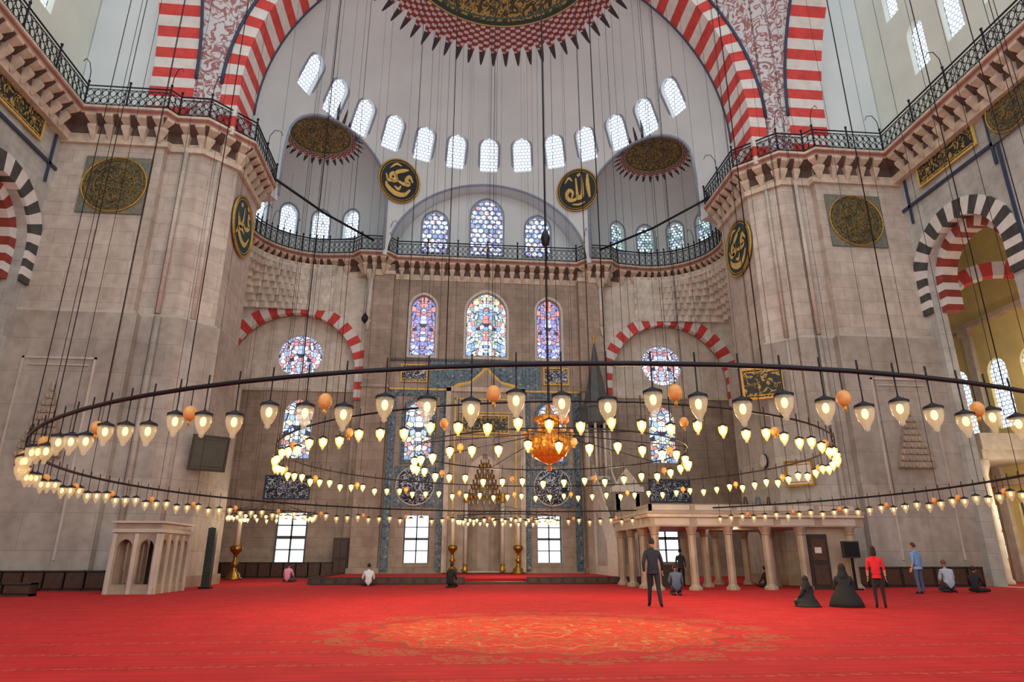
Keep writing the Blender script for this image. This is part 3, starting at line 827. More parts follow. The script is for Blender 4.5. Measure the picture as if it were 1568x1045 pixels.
# ------------------------------------------------------------------ gallery
gl = [(-22.35, -20), (-22.35, 11.4), (-18.1, 11.4), (-17.75, 11.95), (-16.15, 11.95), (-14.25, 13.9), (-14.25, 18.5), (-16.2, 20.3)]
for i in range(19):
    a = radians(203-(203-84)*i/18); gl.append((-13+4.45*cos(a), 24+4.45*sin(a)))
gl += [(-10.6, 28.2), (-9.9, 27.45), (-7.8, 27.45), (-7.2, 28.2)]
path = gl+[(-x, y) for x, y in reversed(gl)]
def normals(path):
    N = []
    for i in range(len(path)):
        a = Vector(path[max(0, i-1)]); b = Vector(path[i]); c = Vector(path[min(len(path)-1, i+1)])
        d1 = (b-a).normalized() if i > 0 else (c-b).normalized(); d2 = (c-b).normalized() if i < len(path)-1 else d1
        n1 = Vector((-d1.y, d1.x)); n2 = Vector((-d2.y, d2.x)); m = (n1+n2)
        m = m.normalized() if m.length > 1e-6 else n1
        k = max(.5, m.dot(n1)); N.append(m/k)
    return N
NRM = normals(path)
def sweep(mb, prof, mats):
    v = []; f = []; ml = []
    for (p, n) in zip(path, NRM):
        for (o, z) in prof: v.append((p[0]+n.x*o, p[1]+n.y*o, z))
    k = len(prof)
    for i in range(len(path)-1):
        for j in range(k-1):
            f.append((i*k+j, (i+1)*k+j, (i+1)*k+j+1, i*k+j+1)); ml.append(mats[j])
    mb.add(v, f, ml)
mb = MB()
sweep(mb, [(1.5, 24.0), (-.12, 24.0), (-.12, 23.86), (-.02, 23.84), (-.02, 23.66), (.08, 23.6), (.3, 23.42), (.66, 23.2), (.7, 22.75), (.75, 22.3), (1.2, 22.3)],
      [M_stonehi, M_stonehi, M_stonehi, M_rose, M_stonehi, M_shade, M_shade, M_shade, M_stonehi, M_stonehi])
def samples(step):
    out = []; nb = len(path)
    for i in range(nb-1):
        a = Vector(path[i]); b = Vector(path[i+1]); L = (b-a).length; n = max(1, round(L/step)); t = (b-a)/L
        for k in range(n): out.append((a+t*(L*(k+.5)/n), t, Vector((-t.y, t.x)), L/n))
    return out
for p, t, n, L in samples(.78):
    w = L*.33
    def q(u, o, z): return (p.x+t.x*u+n.x*o, p.y+t.y*u+n.y*o, z)
    for (o1, zt, zb, ww) in ((.02, 23.62, 23.05, w), (.34, 23.15, 22.4, w*.8)):
        v = [q(-ww, o1, zt), q(ww, o1, zt), q(ww, .8, zt), q(-ww, .8, zt), q(-ww*.95, o1+.02, zt-.16), q(ww*.95, o1+.02, zt-.16), q(ww*.25, .68, zb), q(-ww*.25, .68, zb)]
        mb.add(v, [(0, 1, 2, 3), (0, 4, 5, 1), (4, 7, 6, 5), (1, 5, 6, 2), (0, 3, 7, 4)], M_stonehi)
mb.obj('gallery_cornice')
mb = MB()
zt = 24.0
for h, r in ((1.28, .05), (1.08, .028), (.12, .035)):
    mb.tube([(x, y, zt+h) for x, y in path], r, M_iron, 5)
for p, t, n, L in samples(.4):
    def q(u, z): return (p.x+t.x*u, p.y+t.y*u, zt+z)
    mb.tube([q(-L/2, .12), q(-L/2, 1.08)], .02, M_iron, 3)
    mb.tube([q(.16*cos(a), .36+.21*sin(a)) for a in [2*pi*i/8 for i in range(8)]], .026, M_iron, 3, True)
    mb.tube([q(.16*cos(a), .82+.21*sin(a)) for a in [2*pi*i/8 for i in range(8)]], .026, M_iron, 3, True)
for i, (p, t, n, L) in enumerate(samples(2.6)):
    x, y = p.x-t.x*L/2, p.y-t.y*L/2
    mb.tube([(x, y, zt), (x, y, zt+1.5)], .05, M_iron, 5)
    mb.ball((x, y, zt+1.55), .08, M_iron, 6, 4)
    if i % 2 == 0:
        mb.tube([(x-n.x*d, y-n.y*d, zt+z) for d, z in ((0, 1.5), (.05, 2.1), (.3, 2.5), (.65, 2.45), (.8, 2.15))], .022, M_iron, 4)
mb.obj('gallery_railing')

for s_ in (-1, 1):
    mb = MB(); mb.tube([(s_*14.9, 18.5, 24.9), (s_*12, 22.9, 24.6), (s_*9.0, 27.5, 24.9)], .09, M_iron, 6); mb.obj('tie_rod')

# ------------------------------------------------------------------ calligraphy roundels
def catmull(P, n=7):
    P = [Vector(p) for p in P]; P = [P[0]*2-P[1]]+P+[P[-1]*2-P[-2]]; o = []
    for i in range(1, len(P)-2):
        for k in range(n):
            t = k/n; a, b, c, d = P[i-1:i+3]
            o.append(.5*((2*b)+(c-a)*t+(2*a-5*b+4*c-d)*t*t+(3*b-a-3*c+d)*t**3))
    o.append(P[-2]); return o
S1 = [([(.52, .62), (.5, .1), (.54, -.45)], .075), ([(.26, .6), (.24, .0), (.18, -.32), (0, -.36), (-.02, -.1), (-.02, .55)], .07),
      ([(-.02, -.2), (-.12, -.42), (-.4, -.4), (-.52, -.15), (-.38, .05), (-.22, -.1), (-.3, -.34)], .065),
      ([(.05, .72), (.1, .62), (.16, .72), (.2, .62)], .03), ([(-.55, .4), (-.35, .62), (-.2, .45)], .035), ([(.3, -.62), (0, -.68), (-.3, -.62)], .03)]
S2 = [([(.62, .1), (.45, .32), (.3, .12), (.45, -.02), (.2, -.08), (-.1, -.02)], .07), ([(-.1, .0), (-.2, .3), (.1, .5), (.35, .6)], .06),
      ([(-.05, -.02), (-.3, -.1), (-.45, .1), (-.3, .25), (-.2, .05), (-.5, -.12), (-.65, .15)], .06),
      ([(.55, -.25), (.3, -.55), (-.1, -.6), (-.5, -.4), (-.6, -.2)], .075), ([(.1, -.2), (.0, -.38), (-.2, -.3)], .045), ([(-.5, .45), (-.25, .7), (0, .68)], .035)]
S3 = [([(.5, .5), (.3, .55), (.35, .3), (.5, .2), (.2, .0), (-.1, .1)], .06), ([(-.1, .6), (-.12, .1), (-.3, -.1), (-.5, .1)], .065),
      ([(.6, -.15), (.3, -.5), (-.1, -.5), (-.4, -.3), (-.2, -.15), (.1, -.2)], .07), ([(-.6, -.5), (-.45, -.2), (-.62, .2)], .05), ([(.1, .75), (.3, .7)], .04), ([(-.45, .5), (-.3, .62)], .05)]
def roundel(c, n, r, S, bg=None, square=False, fg=None, name='calligraphy_roundel'):
    mb = MB(); M = frame(c, n); bg = bg or M_black; fg = fg or M_goldflat
    if square: mb.box(-r*1.04, r*1.04, -r*1.04, r*1.04, -.05, .02, M_green, M)
    mb.lathe([(r, -.08), (r, .06), (0, .06)], (0, 0, 0), bg, 48, M, sm=False)
    mb.tube([(r*cos(a), r*sin(a), .06) for a in [2*pi*i/48 for i in range(48)]], r*(.025 if square else .04), M_gold, 6, True, M)
    if square:
        for rr in (.62, .88): mb.tube([(r*rr*cos(a), r*rr*sin(a), .07) for a in [2*pi*i/40 for i in range(40)]], r*.014, M_brass, 4, True, M)
        for k in range(16):
            a = 2*pi*k/16
            mb.tube([(r*.2*cos(a), r*.2*sin(a), .07), (r*.6*cos(a+.12), r*.6*sin(a+.12), .07)], r*.012, M_brass, 4, False, M)
    else:
        mb.tube([(r*.9*cos(a), r*.9*sin(a), .07) for a in [2*pi*i/48 for i in range(48)]], r*.012, fg, 4, True, M)
    for pts, w in S:
        P = catmull([(x, y) for x, y in pts]); L = len(P); v = []; f = []
        for i in range(L):
            t = (P[min(L-1, i+1)]-P[max(0, i-1)]).normalized(); nn = Vector((-t.y, t.x))
            ww = w*(.35+.75*sin(pi*min(1, max(0, (i+.7)/(L+.4))))) * (1+.35*abs(t.x))
            v += [((P[i]+nn*ww)*r*1.05).to_3d()+V(0, 0, .085), ((P[i]-nn*ww)*r*1.05).to_3d()+V(0, 0, .085)]
        for i in range(L-1): f.append((2*i, 2*i+1, 2*i+3, 2*i+2)[::-1])
        mb.add(v, f, fg, M)
    return mb.obj(name)
for s_, S in ((-1, S2), (1, S1)):
    p = V(s_*7.45, 27.4-14, 30.15-27); n = p.normalized()
    roundel(V(*MC)+n*(MR-.22), -n, 1.75, S)
M_dkg = simple('dark_green_lacquer', C(22,50,52), .5, var=.1)
for s_, S in ((-1, S3), (1, S2)):
    roundel((s_*14.97, 15.9, 19.6), (-s_, -.0, 0), 1.75, S, bg=M_dkg)
    roundel((s_*20.4, 12.22, 19.8), (0, -1, 0), 1.6, [], bg=M_bronze, square=True, name='bronze_roundel')
    roundel((s_*23.4, 4.2, 21.8), (-s_, 0, 0), 1.3, [], bg=M_bronze, square=True, name='bronze_roundel')

# ------------------------------------------------------------------ muezzin loft
mb = MB(); X0, X1, Y0, Y1 = 6.15, 15.9, 9.2, 15.5
def lbox(x0, x1, y0, y1, z0, z1, m):
    mb.box(x0, min(x1, 14.4), y0, y1, z0, z1, m)
    if x1 > 14.4: mb.box(14.4, x1, y0, min(y1, 11.7), z0, z1, m)
lbox(X0, X1, Y0, Y1, 2.6, 3.0, M_marble); lbox(X0-.12, X1, Y0-.12, Y1+.12, 3.0, 3.14, M_white); lbox(X0-.2, X1, Y0-.2, Y1+.2, 3.14, 3.24, M_marble)
for a, b, c_, d in ((X0, X1, Y0, Y0+.12), (X0, X0+.12, Y0, Y1), (X0, 14.4, Y1-.12, Y1)):
    lbox(a, b, c_, d, 3.24, 3.55, M_marble)
for i in range(5):
    mb.box(X0+.15+i*1.9, X0+.15+i*1.9+1.65, Y0-.03, Y0, 3.29, 3.5, M_pmarble); mb.box(X0+.2+i*1.9, X0+.2+i*1.9+1.55, Y0-.02, Y0, 2.66, 2.94, M_pmarble)
cols = [(x, Y0+.25) for x in (6.4, 8.05, 9.7, 11.4, 13.0, 15.3)]+[(6.4, y) for y in (11.3, 13.3, 15.2)]+[(x, 15.2) for x in (8.0, 9.7, 11.4, 13.0, 14.1)]+[(9.7, 12.3), (13.0, 12.3)]
for x, y in cols:
    mb.lathe([(.3, 0), (.3, .1), (.22, .16), (.18, .24), (.17, 2.25), (.21, 2.3), (.18, 2.34), (.28, 2.6)], (x, y, 0), M_marble, 8, sm=False)
mb.box(13.2, 15.5, 9.5, 9.62, 0, 2.6, M_marble)
mb.box(13.3, 14.2, 9.42, 9.5, 0, 2.3, M_wood); mb.box(13.42, 14.08, 9.39, 9.42, .2, 1.0, M_wood2); mb.box(13.42, 14.08, 9.39, 9.42, 1.2, 2.1, M_wood2)
mb.box(13.55, 13.85, 9.36, 9.39, 1.5, 1.75, M_white)
mb.box(X0+.3, X0+2, 12, 12.1, 0, 1.0, M_wood)
mb.obj('muezzin_loft')
mb = MB()
for x, r_, z in ((11.0, .2, .0), (11.6, .26, 0), (12.1, .17, 0)):
    mb.lathe([(0, 0), (r_, 0), (r_*1.1, .1), (r_*.5, .5), (r_*.4, .7), (0, .75)], (x, 10.2, 3.242), M_wood2 if r_ < .25 else M_lead, 12)
mb.obj('stored_vessels')
mb = MB(); mb.box(14.55, 15.3, 8.85, 9.0, 1.3, 2.0, M_board); mb.box(14.6, 15.25, 8.83, 8.85, 1.35, 1.95, M_iron); mb.box(14.88, 14.97, 8.88, 8.97, 0, 1.3, M_iron); mb.box(14.7, 15.15, 8.75, 8.99, 0, .06, M_iron); mb.obj('display_stand')
mb = MB(); X0, X1, Y0, Y1 = -15.3, -13.7, 8.3, 11.2
def panel(M, L, n):
    hs = []
    for i in range(n):
        w = L/n; hs.append(arch(-L/2+w*(i+.5), .35, w*.66, 1.65, 1.2))
    plate(mb, rect(-L/2, L/2, 0, 2.25), hs, .14, M_marble, M)
    for i in range(n+1):
        x = -L/2+L*i/n
        mb.box(x-.07, x+.07, 0, 2.2, .05, .14, M_pmarble, M)
panel(frame(((X0+X1)/2, Y0, 0), (0, -1, 0)), X1-X0, 2)
panel(frame((X1, (Y0+Y1)/2, 0), (1, 0, 0)), Y1-Y0, 4)
panel(frame((X0, (Y0+Y1)/2, 0), (-1, 0, 0)), Y1-Y0, 4)
mb.box(X0-.15, X1+.15, Y0-.15, Y1+.15, 2.25, 2.38, M_pmarble); mb.box(X0-.05, X1+.05, Y0-.05, Y1+.05, 2.38, 2.6, M_marble)
mb.box(X0-.2, X1+.2, Y0-.2, Y1+.1, 2.6, 2.68, M_pmarble)
mb.box(X0-.1, X1+.1, Y0-.1, Y1, 0, .22, M_marble)
mb.box(X0+.2, X1-.2, Y1-.3, Y1-.2, .2, 2.2, M_wood)
mb.obj('marble_enclosure')
def shelf(x0, x1, y0, y1, h, name='low_bookshelf'):
    mb = MB(); mb.box(x0, x1, y0, y1, h-.06, h, M_wood); mb.box(x0, x1, y0, y1, 0, .08, M_wood); mb.box(x0, x1, y1-.04, y1, 0, h, M_wood)
    n = max(2, int((x1-x0)/.8))
    for i in range(n+1):
        x = x0+(x1-x0-.05)*i/n; mb.box(x, x+.05, y0, y1, 0, h, M_wood)
    for i in range(n):
        x = x0+(x1-x0)*i/n; mb.box(x+.08, x+(x1-x0)/n-.04, y0+.03, y0+.05, .1, h-.08, M_wood2)
    mb.obj(name)
shelf(-22.6, -16.0, 11.2, 11.7, .8); shelf(-20.5, -17.4, 7.2, 7.6, .45); shelf(16.2, 22.8, 11.2, 11.7, .9); shelf(-18.5, -10.3, 28.5, 28.9, 1.0, 'low_bookcase')
mb = MB(); mb.box(-10.4, -9.35, 28.8, 28.96, 0, 2.6, M_wood)
for z0, z1 in ((.2, 1.1), (1.3, 2.4)):
    for xx in (-10.3, -9.85): mb.box(xx, xx+.38, 28.76, 28.8, z0, z1, M_wood2)
mb.ball((-9.9, 28.74, 1.2), .04, M_brass); mb.obj('door_1')
for x, y, z0, z1, w in ((-13.2, 12.6, 0, 2.6, .17),):
    mb = MB(); mb.box(x-w, x+w, y, y+.3, z0+.08, z1, M_board); mb.box(x-w-.08, x+w+.08, y-.05, y+.35, z0, z0+.08, M_iron)
    for k in range(int((z1-z0)/.32)): mb.lathe([(w*.65, .0), (w*.5, -.03), (0, -.02)], (0, 0, 0), M_iron, 12, frame((x, y-.01, z0+.28+k*.32), (0, -1, 0)))
    mb.obj('speaker_column')
plaque((-14.15, 13.5, 6.1), (.55, -.83, -.15), 1.5, 1.5, M_board, M_wood, 'notice_board', back=(-14.9, 13.75))
plaque((14.2, 13.5, 10.3), (-.5, -.86, -.2), 1.9, 1.5, M_script, M_gold, 'framed_inscription', back=(14.9, 13.75))
plaque((15.25, 12.85, 5.4), (-.7, -.7, 0), 1.2, 1.1, M_white, M_brass, 'framed_notice')
mb = MB(); mb.lathe([(.36, 0), (.36, .06), (.3, .08), (0, .07)], (0, 0, 0), M_white, 24, frame((14.5, 15.0, 6.3), (-1, -.1, 0))); mb.tube([(14.5+.0, 15+.36*cos(a), 6.3+.36*sin(a)) for a in [2*pi*i/24 for i in range(24)]], .04, M_iron, 5, True); mb.obj('wall_clock')
mb = MB(); c0 = (-9.1, 26.6)
mb.lathe([(0, 0), (.22, .3), (.26, .5), (.16, .7), (.05, .85), (0, 1.0)], (c0[0], c0[1], 17.6), M_iron, 6, sm=False); mb.tube([(c0[0], c0[1], 18.5), (c0[0]+.2, 27.5, 23)], .015, M_iron, 4); mb.obj('hanging_lantern')

# ------------------------------------------------------------------ chandeliers
def lampset(mb, c, R, n, z, rod, gs, bulb, ph=0, bs=1.0, eggs=False):
    for i in range(n):
        a = ph+2*pi*i/n; x, y = c[0]+R*cos(a), c[1]+R*sin(a)
        rr = rod*(1+.12*((i*7) % 3-1))
        mb.tube([(x, y, z), (x, y, z-rr)], .009, M_iron, 4)
        mb.tube([(x, y, z), (x, y, z+.14)], .012, M_iron, 4)
        zz = z-rr
        mb.lathe([(0, .06*gs), (.05*gs, .03*gs), (.115*gs, 0), (.115*gs, -.025*gs)], (x, y, zz), M_iron, 8)
        mb.lathe([(.10*gs, -.02*gs), (.105*gs, -.09*gs), (.085*gs, -.17*gs), (.05*gs, -.23*gs), (.03*gs, -.26*gs), (.036*gs, -.285*gs), (0, -.31*gs)], (x, y, zz), M_glass, 10)
        mb.ball((x, y, zz-.1*gs), (.035*bs, .035*bs, .055*bs), bulb, 8, 6)
        if eggs and i % 4 == 1:
            a2 = a+pi/n; x, y = c[0]+R*cos(a2), c[1]+R*sin(a2)
            mb.tube([(x, y, z), (x, y, z-.24)], .007, M_iron, 4)
            mb.ball((x, y, z-.33), (.082, .082, .095), M_egg, 12, 8)
            mb.lathe([(0, 0), (.03, 0), (.02, -.05), (0, -.08)], (x, y, z-.42), M_gold, 6)
def ringtube(mb, c, R, z, r): mb.tube([(c[0]+R*cos(2*pi*i/96), c[1]+R*sin(2*pi*i/96), z) for i in range(96)], r, M_iron, 6, True)
def chandelier(name, c, rings, cables, top, arms):
    e = empty(name, (c[0], c[1], rings[0][1]))
    Mi = Matrix.Translation((-c[0], -c[1], -rings[0][1]))
    mb = MB(); ml = MB()
    for k, (R, z, n, rod, gs, bulb, bs, pr) in enumerate(rings):
        ringtube(mb, c, R, z, pr)
        lampset(ml, c, R, n, z, rod, gs, bulb, bs=bs, eggs=(R > 3.5))
    if arms:
        for a in range(arms):
            an = 2*pi*(a+.5)/arms
            R, z = rings[-1][0], rings[-1][1]
            mb.tube([(c[0], c[1], z+.6), (c[0]+R*cos(an), c[1]+R*sin(an), z)], .014, M_iron, 5)
    for (R, z, *_r), nc in zip(rings, cables):
        for i in range(nc):
            an = 2*pi*(i+.3)/nc
            mb.tube([(c[0]+R*cos(an), c[1]+R*sin(an), z), (c[0]+R*cos(an), c[1]+R*sin(an), top)], .0075, M_iron, 4)
    for m_, nm in ((mb, 'frame'), (ml, 'lamps')):
        m_.v = [tuple(Mi @ Vector(p)) for p in m_.v]; m_.obj(nm, e)
    return e, Mi
cc = (.4, 0)
ch, Mi = chandelier('mosque_chandelier', cc,
    [(12.6, 3.4, 158, .36, .98, M_bulb, 1.1, .032), (7.7, 4.1, 84, .34, .85, M_bulb2, 1.55, .022), (4.0, 4.3, 34, .34, .95, M_bulb2, 2.0, .02)],
    (44, 26, 14), 40, 8)
mb = MB()
mb.lathe([(0, 3.75), (.08, 3.8), (.03, 3.95), (.2, 4.02), (.5, 4.2), (.66, 4.5), (.62, 4.62), (.7, 4.68), (.6, 4.76), (.42, 4.9), (.3, 5.1), (.36, 5.2), (.5, 5.35), (.36, 5.4), (.1, 5.5), (.05, 5.8), (0, 5.8)], (cc[0], cc[1], 0), M_amber, 20)
for i in range(24):
    a = 2*pi*i/24; mb.tube([(cc[0]+.67*cos(a), cc[1]+.67*sin(a), 4.5), (cc[0]+.45*cos(a), cc[1]+.45*sin(a), 4.15)], .018, M_gold, 4)
for i in range(12):
    a = 2*pi*i/12; x, y = cc[0]+.72*cos(a), cc[1]+.72*sin(a)
    mb.tube([(cc[0]+.5*cos(a), cc[1]+.5*sin(a), 4.4), (x, y, 4.5), (x, y, 4.85)], .02, M_gold, 4); mb.ball((x, y, 4.9), .07, M_egg, 8, 6)
mb.tube([(cc[0], cc[1], 5.8), (cc[0], cc[1], 42)], .03, M_iron, 6)
mb.lathe([(0, 0), (.12, .1), (.16, .35), (.08, .6), (0, .65)], (cc[0], cc[1], 11.1), M_iron, 10)
mb.v = [tuple(Mi @ Vector(p)) for p in mb.v]; mb.obj('centre_pendant', ch)
chandelier('small_chandelier', (.9, 20.5), [(2.9, 3.6, 36, .2, .9, M_bulb1, 1.3, .025)], (8,), 38, 6)
chandelier('small_chandelier', (-12.0, 18.0), [(2.2, 3.6, 26, .2, .9, M_bulb1, 1.2, .025)], (6,), 23.3, 6)
for i in range(8):
    a = 2*pi*i/8+.2
    l = bpy.data.lights.new('chandelier_light', 'POINT'); l.energy = 260; l.color = (1, .72, .38); l.shadow_soft_size = .3
    o = bpy.data.objects.new('chandelier_light', l); COL.objects.link(o); o.location = (5.8*cos(a), 5.8*sin(a), 0); o.parent = ch
for p, e in (((.9, 20.5, 3.2), 380), ((-12, 18, 3.1), 180), ((-12, 24, 5), 130), ((12, 24, 5), 130), ((11, 12, 2.3), 40), ((27, 12, 4), 300), ((-27, 12, 4), 200), ((27, 11, 11), 180)):  # small chandelier lamps, then fill points without a fixture in recesses, loft and aisles
    l = bpy.data.lights.new('lamp_and_fill_light', 'POINT'); l.energy = e; l.color = (1, .78, .5); l.shadow_soft_size = .3
    o = bpy.data.objects.new('lamp_and_fill_light', l); COL.objects.link(o); o.location = p

# ------------------------------------------------------------------ people
def skin_geo(joints, edges, radii, root, sub=1):
    me = bpy.data.meshes.new('t'); me.from_pydata(joints, edges, [])
    ob = bpy.data.objects.new('t', me); COL.objects.link(ob)
    md = ob.modifiers.new('s', 'SKIN'); md.use_smooth_shade = True
    if not me.skin_vertices:
        bpy.context.view_layer.objects.active = ob
        ob.select_set(True); bpy.ops.mesh.customdata_skin_add()
    for i, r in enumerate(radii):
        sv = me.skin_vertices[0].data[i]; sv.radius = r if isinstance(r, tuple) else (r, r); sv.use_root = (i == root)
    s2 = ob.modifiers.new('u', 'SUBSURF'); s2.levels = sub; s2.render_levels = sub
    m2 = eval_geo(ob)
    v = [x.co.copy() for x in m2.vertices]; f = [tuple(p.vertices) for p in m2.polygons]
    bpy.data.objects.remove(ob); bpy.data.meshes.remove(m2); return v, f
def segd(p, a, b):
    ab = b-a; t = max(0, min(1, (p-a).dot(ab)/max(1e-9, ab.length_squared))); return (p-a-ab*t).length
def mir(p): return (-p[0], p[1], p[2])
def pose_joints(pose):
    J = {}
    if pose == 'stand':
        J = dict(pel=(0,0,.96), spi=(0,0,1.12), che=(0,.01,1.32), nek=(0,.01,1.47), hed=(0,-.01,1.55),
                 shL=(.175,.01,1.40), elL=(.225,.04,1.13), wrL=(.235,-.05,.90), hiL=(.095,0,.90), knL=(.105,-.01,.50), anL=(.11,.03,.09), toL=(.125,-.13,.04))
        for k in list(J):
            if k.endswith('L'): J[k[:-1]+'R'] = mir(J[k])
    elif pose == 'stride':
        J = pose_joints('stand'); J['knL'] = (.11,-.1,.51); J['anL'] = (.14,-.17,.09); J['toL'] = (.16,-.33,.04); J['knR'] = (-.11,.04,.5); J['anR'] = (-.15,.16,.1); J['toR'] = (-.18,.01,.04)
        J['elL'] = (.25,.1,1.14); J['wrL'] = (.24,.05,.9); J['elR'] = (-.25,-.02,1.13); J['wrR'] = (-.25,-.16,.93)
    elif pose == 'lotus':
        J = dict(pel=(0,.02,.14), spi=(0,.03,.31), che=(0,-.01,.52), nek=(0,-.05,.67), hed=(0,-.08,.74),
                 shL=(.175,-.02,.60), elL=(.25,-.1,.35), wrL=(.2,-.32,.24), hiL=(.1,0,.13), knL=(.36,-.32,.12), anL=(-.02,-.42,.08), toL=(-.16,-.38,.06))
        for k in list(J):
            if k.endswith('L'): J[k[:-1]+'R'] = mir(J[k])
        J['anR'] = (.02,-.34,.07); J['toR'] = (.15,-.3,.05)
    else:
        J = dict(pel=(0,.05,.27), spi=(0,.03,.44), che=(0,-.03,.64), nek=(0,-.07,.79), hed=(0,-.1,.86),
                 shL=(.175,-.04,.72), elL=(.23,-.08,.46), wrL=(.14,-.28,.34), hiL=(.1,.02,.24), knL=(.14,-.4,.09), anL=(.1,.1,.09), toL=(.1,.24,.05))
        for k in list(J):
            if k.endswith('L'): J[k[:-1]+'R'] = mir(J[k])
    return J
RAD = dict(pel=.135, spi=.125, che=.145, nek=.06, hed=.052, sh=.068, el=.048, wr=.032, hi=.09, kn=.062, an=.045, to=.036)
matcache = {}
def cloth(col, nm='cloth'):
    k = (col, nm)
    if k not in matcache: matcache[k] = simple('%s_%d' % (nm, len(matcache)), C(*col), .85, var=.12, scale=8)
    return matcache[k]
def person(name, loc, heading, pose, H=1.75, top=(60,60,70), bottom=(30,32,40), hair=(30,24,20), skin=(196,150,122), shoe=(25,25,28), short=False, robe=False, fat=1.0, tilt=0, longhair=False):
    J = pose_joints(pose); keys = list(J); idx = {k: i for i, k in enumerate(keys)}
    T, B, S, Hh, Sh = cloth(top), cloth(bottom), cloth(skin, 'skin'), cloth(hair, 'hair'), cloth(shoe, 'leather')
    if robe: B = T
    E = [('pel','spi',T), ('spi','che',T), ('che','nek',T), ('nek','hed',T if robe else S)]
    for s_ in 'LR':
        E += [('che','sh'+s_,T), ('sh'+s_,'el'+s_,T), ('el'+s_,'wr'+s_,S if short else T), ('pel','hi'+s_,B), ('hi'+s_,'kn'+s_,B), ('kn'+s_,'an'+s_,B), ('an'+s_,'to'+s_,Sh)]
    rad = []
    for k in keys:
        b = k if k in RAD else k[:-1]; r = RAD[b]*(fat if b not in ('nek', 'hed', 'wr') else 1)
        if robe and b in ('kn', 'hi', 'pel', 'el', 'an'): r *= 1.45
        rad.append(r)
    v, f = skin_geo([J[k] for k in keys], [(idx[a], idx[b]) for a, b, _ in E], rad, idx['pel'], 2)
    mb = MB(); ml = []
    segs = [(Vector(J[a]), Vector(J[b]), m, .5*(rad[idx[a]]+rad[idx[b]])) for a, b, m in E]
    for fc in f:
        c = sum((v[i] for i in fc), Vector())/len(fc)
        ml.append(min(segs, key=lambda s: segd(c, s[0], s[1])/s[3])[2])
    mb.add(v, f, ml, sm=True)
    hc = Vector(J['hed'])+V(0, -.015, .115)
    Mh = Matrix.Translation(hc) @ Matrix.Rotation(radians(tilt), 4, 'X')
    def hf(p):
        k = 1.0
        if p.y < 0: k -= .05*max(0, 1-abs(p.z-.15)/.2)*max(0, -p.y)
        if p.z < -.2: k -= .14*(-p.z-.2)*(1 if abs(p.x) > .3 else .4)
        return k
    mb.ball((0, 0, 0), (.076, .094, .118), S, 18, 14, Mh, hf)
    mb.ball((0, -.096, -.012), (.013, .02, .024), S, 8, 6, Mh)
    mb.ball((0, -.082, -.055), (.024, .010, .008), cloth((150,84,76), 'lip'), 8, 5, Mh)
    for sx_ in (-1, 1):
        mb.ball((sx_*.029, -.082, .012), (.012, .008, .008), cloth((240,238,232), 'eye'), 8, 6, Mh)
        mb.ball((sx_*.029, -.089, .012), (.006, .004, .006), cloth((30,22,18), 'iris'), 6, 5, Mh)
        mb.ball((sx_*.029, -.084, .032), (.018, .008, .005), Hh, 8, 5, Mh)
        mb.ball((sx_*.077, .006, -.005), (.012, .02, .032), S, 8, 6, Mh)
    if robe:
        mb.ball((0, .008, .005), (.098, .112, .138), T, 18, 14, Mh, None, lambda p: p.y > -.72 or p.z > .72 or p.z < -.75)
        mb.lathe([(.09, .02), (.13, -.1), (.17, -.2), (.13, -.26)], (hc.x, hc.y+.02, hc.z-.04), T, 16)
        base = Vector(J['pel'])
        mb.lathe([(.2, .30), (.27, .12), (.36, -.02), (.42, -.16), (.44, -base.z+.01), (.0, -base.z+.01)], (0, base.y-.12, base.z), T, 20)
    else:
        mb.ball((0, .007, .012), (.084, .1, .124), Hh, 18, 14, Mh, None, lambda p: (p.z > .42) or (p.y > .05 and p.z > -.38) or (p.y > -.35 and p.z > .1 and abs(p.x) > .6))
        if longhair: mb.ball((0, .05, -.08), (.085, .06, .15), Hh, 14, 10, Mh)
        mb.lathe([(.062, 0), (.075, -.03)], (J['nek'][0], J['nek'][1]-.005, J['nek'][2]+.035), T, 14)
    for s_ in 'LR':
        w = Vector(J['wr'+s_]); d = (w-Vector(J['el'+s_])).normalized(); sgn = 1 if s_ == 'L' else -1
        if pose in ('stand', 'stride'): side = V(0, -1, 0)
        else: side = V(-sgn, 0, 0)
        side = (side-d*side.dot(d)).normalized(); nrm = d.cross(side)*sgn*-1
        M = Matrix.Identity(4)
        for i in range(3): M[i][0] = side[i]; M[i][1] = nrm[i]; M[i][2] = d[i]; M[i][3] = w[i]
        mb.ball((0, 0, .045), (.04, .016, .055), S, 10, 8, M)
        for q, (xo, L) in enumerate(((.03, .07), (.011, .08), (-.009, .074), (-.028, .058))):
            mb.tube([(xo*.9, 0, .07), (xo, .004, .09+L*.35), (xo*1.02, .016, .09+L*.7), (xo*1.0, .034, .09+L*.95)], [.0095, .009, .008, .006], S, 6, False, M)
        mb.tube([(.03, 0, .025), (.055, .008, .05), (.062, .02, .078)], [.012, .0105, .007], S, 6, False, M)
    s = H/1.75
    if not robe and pose in ('stand', 'stride'):
        mb.lathe([(.150*fat, .02), (.158*fat, -.08)], (0, 0, .94), T, 18)
    ob = mb.obj(name)
    ob.scale = (s, s, s); ob.rotation_euler = (0, 0, radians(heading)); ob.location = loc
    bpy.context.view_layer.update()
    zmin = min((ob.matrix_world @ x.co).z for x in ob.data.vertices)
    ob.location.z += loc[2]-zmin+.003
    return ob
person('man_in_dark_suit', (3.35, 0, 0), 165, 'stride', 1.85, (28,34,52), (24,28,44), fat=1.05)
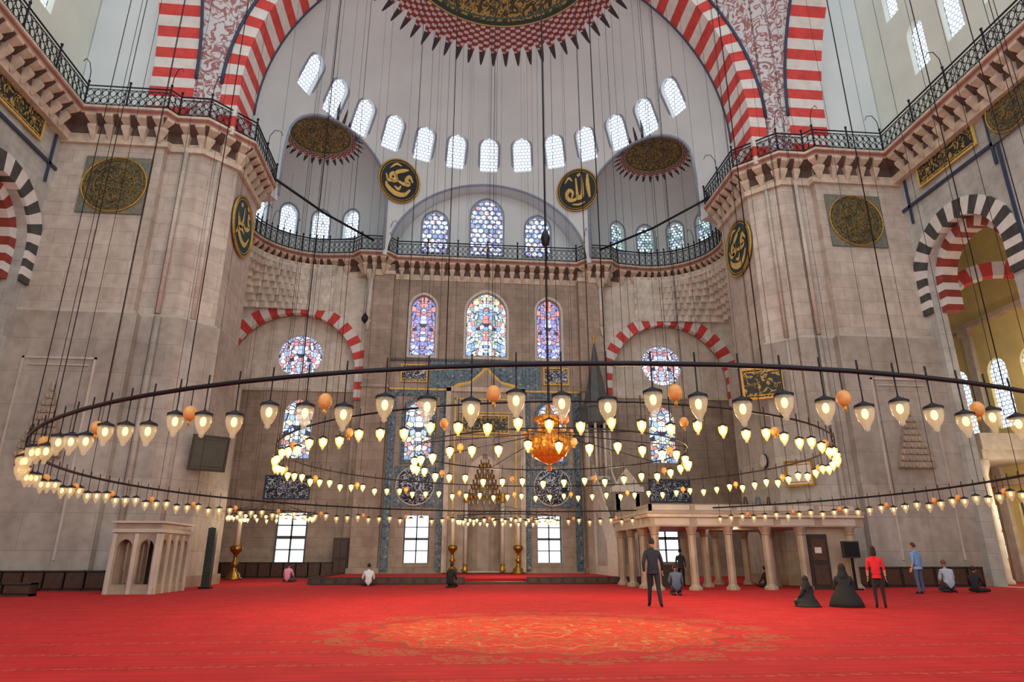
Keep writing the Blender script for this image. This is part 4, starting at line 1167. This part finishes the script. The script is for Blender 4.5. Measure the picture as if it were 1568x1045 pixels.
person('woman_in_red_shirt', (9.45, -1, 0), 150, 'stand', 1.62, (200,28,40), (28,28,34), short=True, fat=.92, longhair=True)
person('man_in_blue_shirt', (15.6, 5.8, 0), 200, 'stand', 1.85, (112,150,200), (74,88,120), hair=(60,50,44), short=True, fat=1.15)
person('seated_man_in_white_shirt', (-6.3, 14.7, 0), 190, 'lotus', 1.9, (205,212,222), (40,42,52), short=True, fat=1.1)
person('seated_man_in_pink_shirt', (-11.4, 20.5, 0), 170, 'lotus', 1.9, (196,130,160), (60,60,76), fat=1.1)
person('kneeling_man_in_black', (-2.35, 12.7, 0), 150, 'kneel', 1.75, (24,24,30), (24,24,30), fat=1.1)
person('seated_man_in_grey', (5.9, 5.6, 0), 170, 'kneel', 1.8, (70,84,110), (34,38,52), fat=1.15)
person('kneeling_woman_in_black_chador', (8.75, -.5, 0), 150, 'kneel', 1.85, (20,20,24), robe=True, fat=1.1)
person('kneeling_woman_in_black_chador', (7.75, -.35, 0), 200, 'lotus', 1.45, (24,24,30), robe=True)
person('seated_man_in_striped_shirt', (17.4, 6.6, 0), 170, 'kneel', 2.0, (160,172,190), (50,58,74), hair=(110,70,60), fat=1.2)
person('seated_man_in_black', (18.2, 6.2, 0), 120, 'lotus', 1.8, (26,26,32), (26,26,32))
person('seated_man_under_loft', (12.2, 11.5, 0), 200, 'lotus', 1.7, (36,36,44), (30,30,36))
person('man_under_loft', (8.9, 13.6, 0), 150, 'stand', 1.7, (60,66,82), (30,32,40))

# ------------------------------------------------------------------ world & camera
w = bpy.data.worlds.new('World'); scn.world = w; w.use_nodes = True
bg = w.node_tree.nodes['Background']; bg.inputs[0].default_value = (1.0, .985, .955, 1); bg.inputs[1].default_value = 1.4
scn.view_settings.view_transform = 'Standard'
cam = bpy.data.cameras.new('camera'); cam.sensor_width = 36; cam.lens = 22.96; cam.clip_end = 300
co = bpy.data.objects.new('camera', cam); COL.objects.link(co)
co.location = (-2.55, -19.4, 1.35)
co.rotation_euler = (radians(90+18.3), 0, radians(-5.4))
scn.camera = co
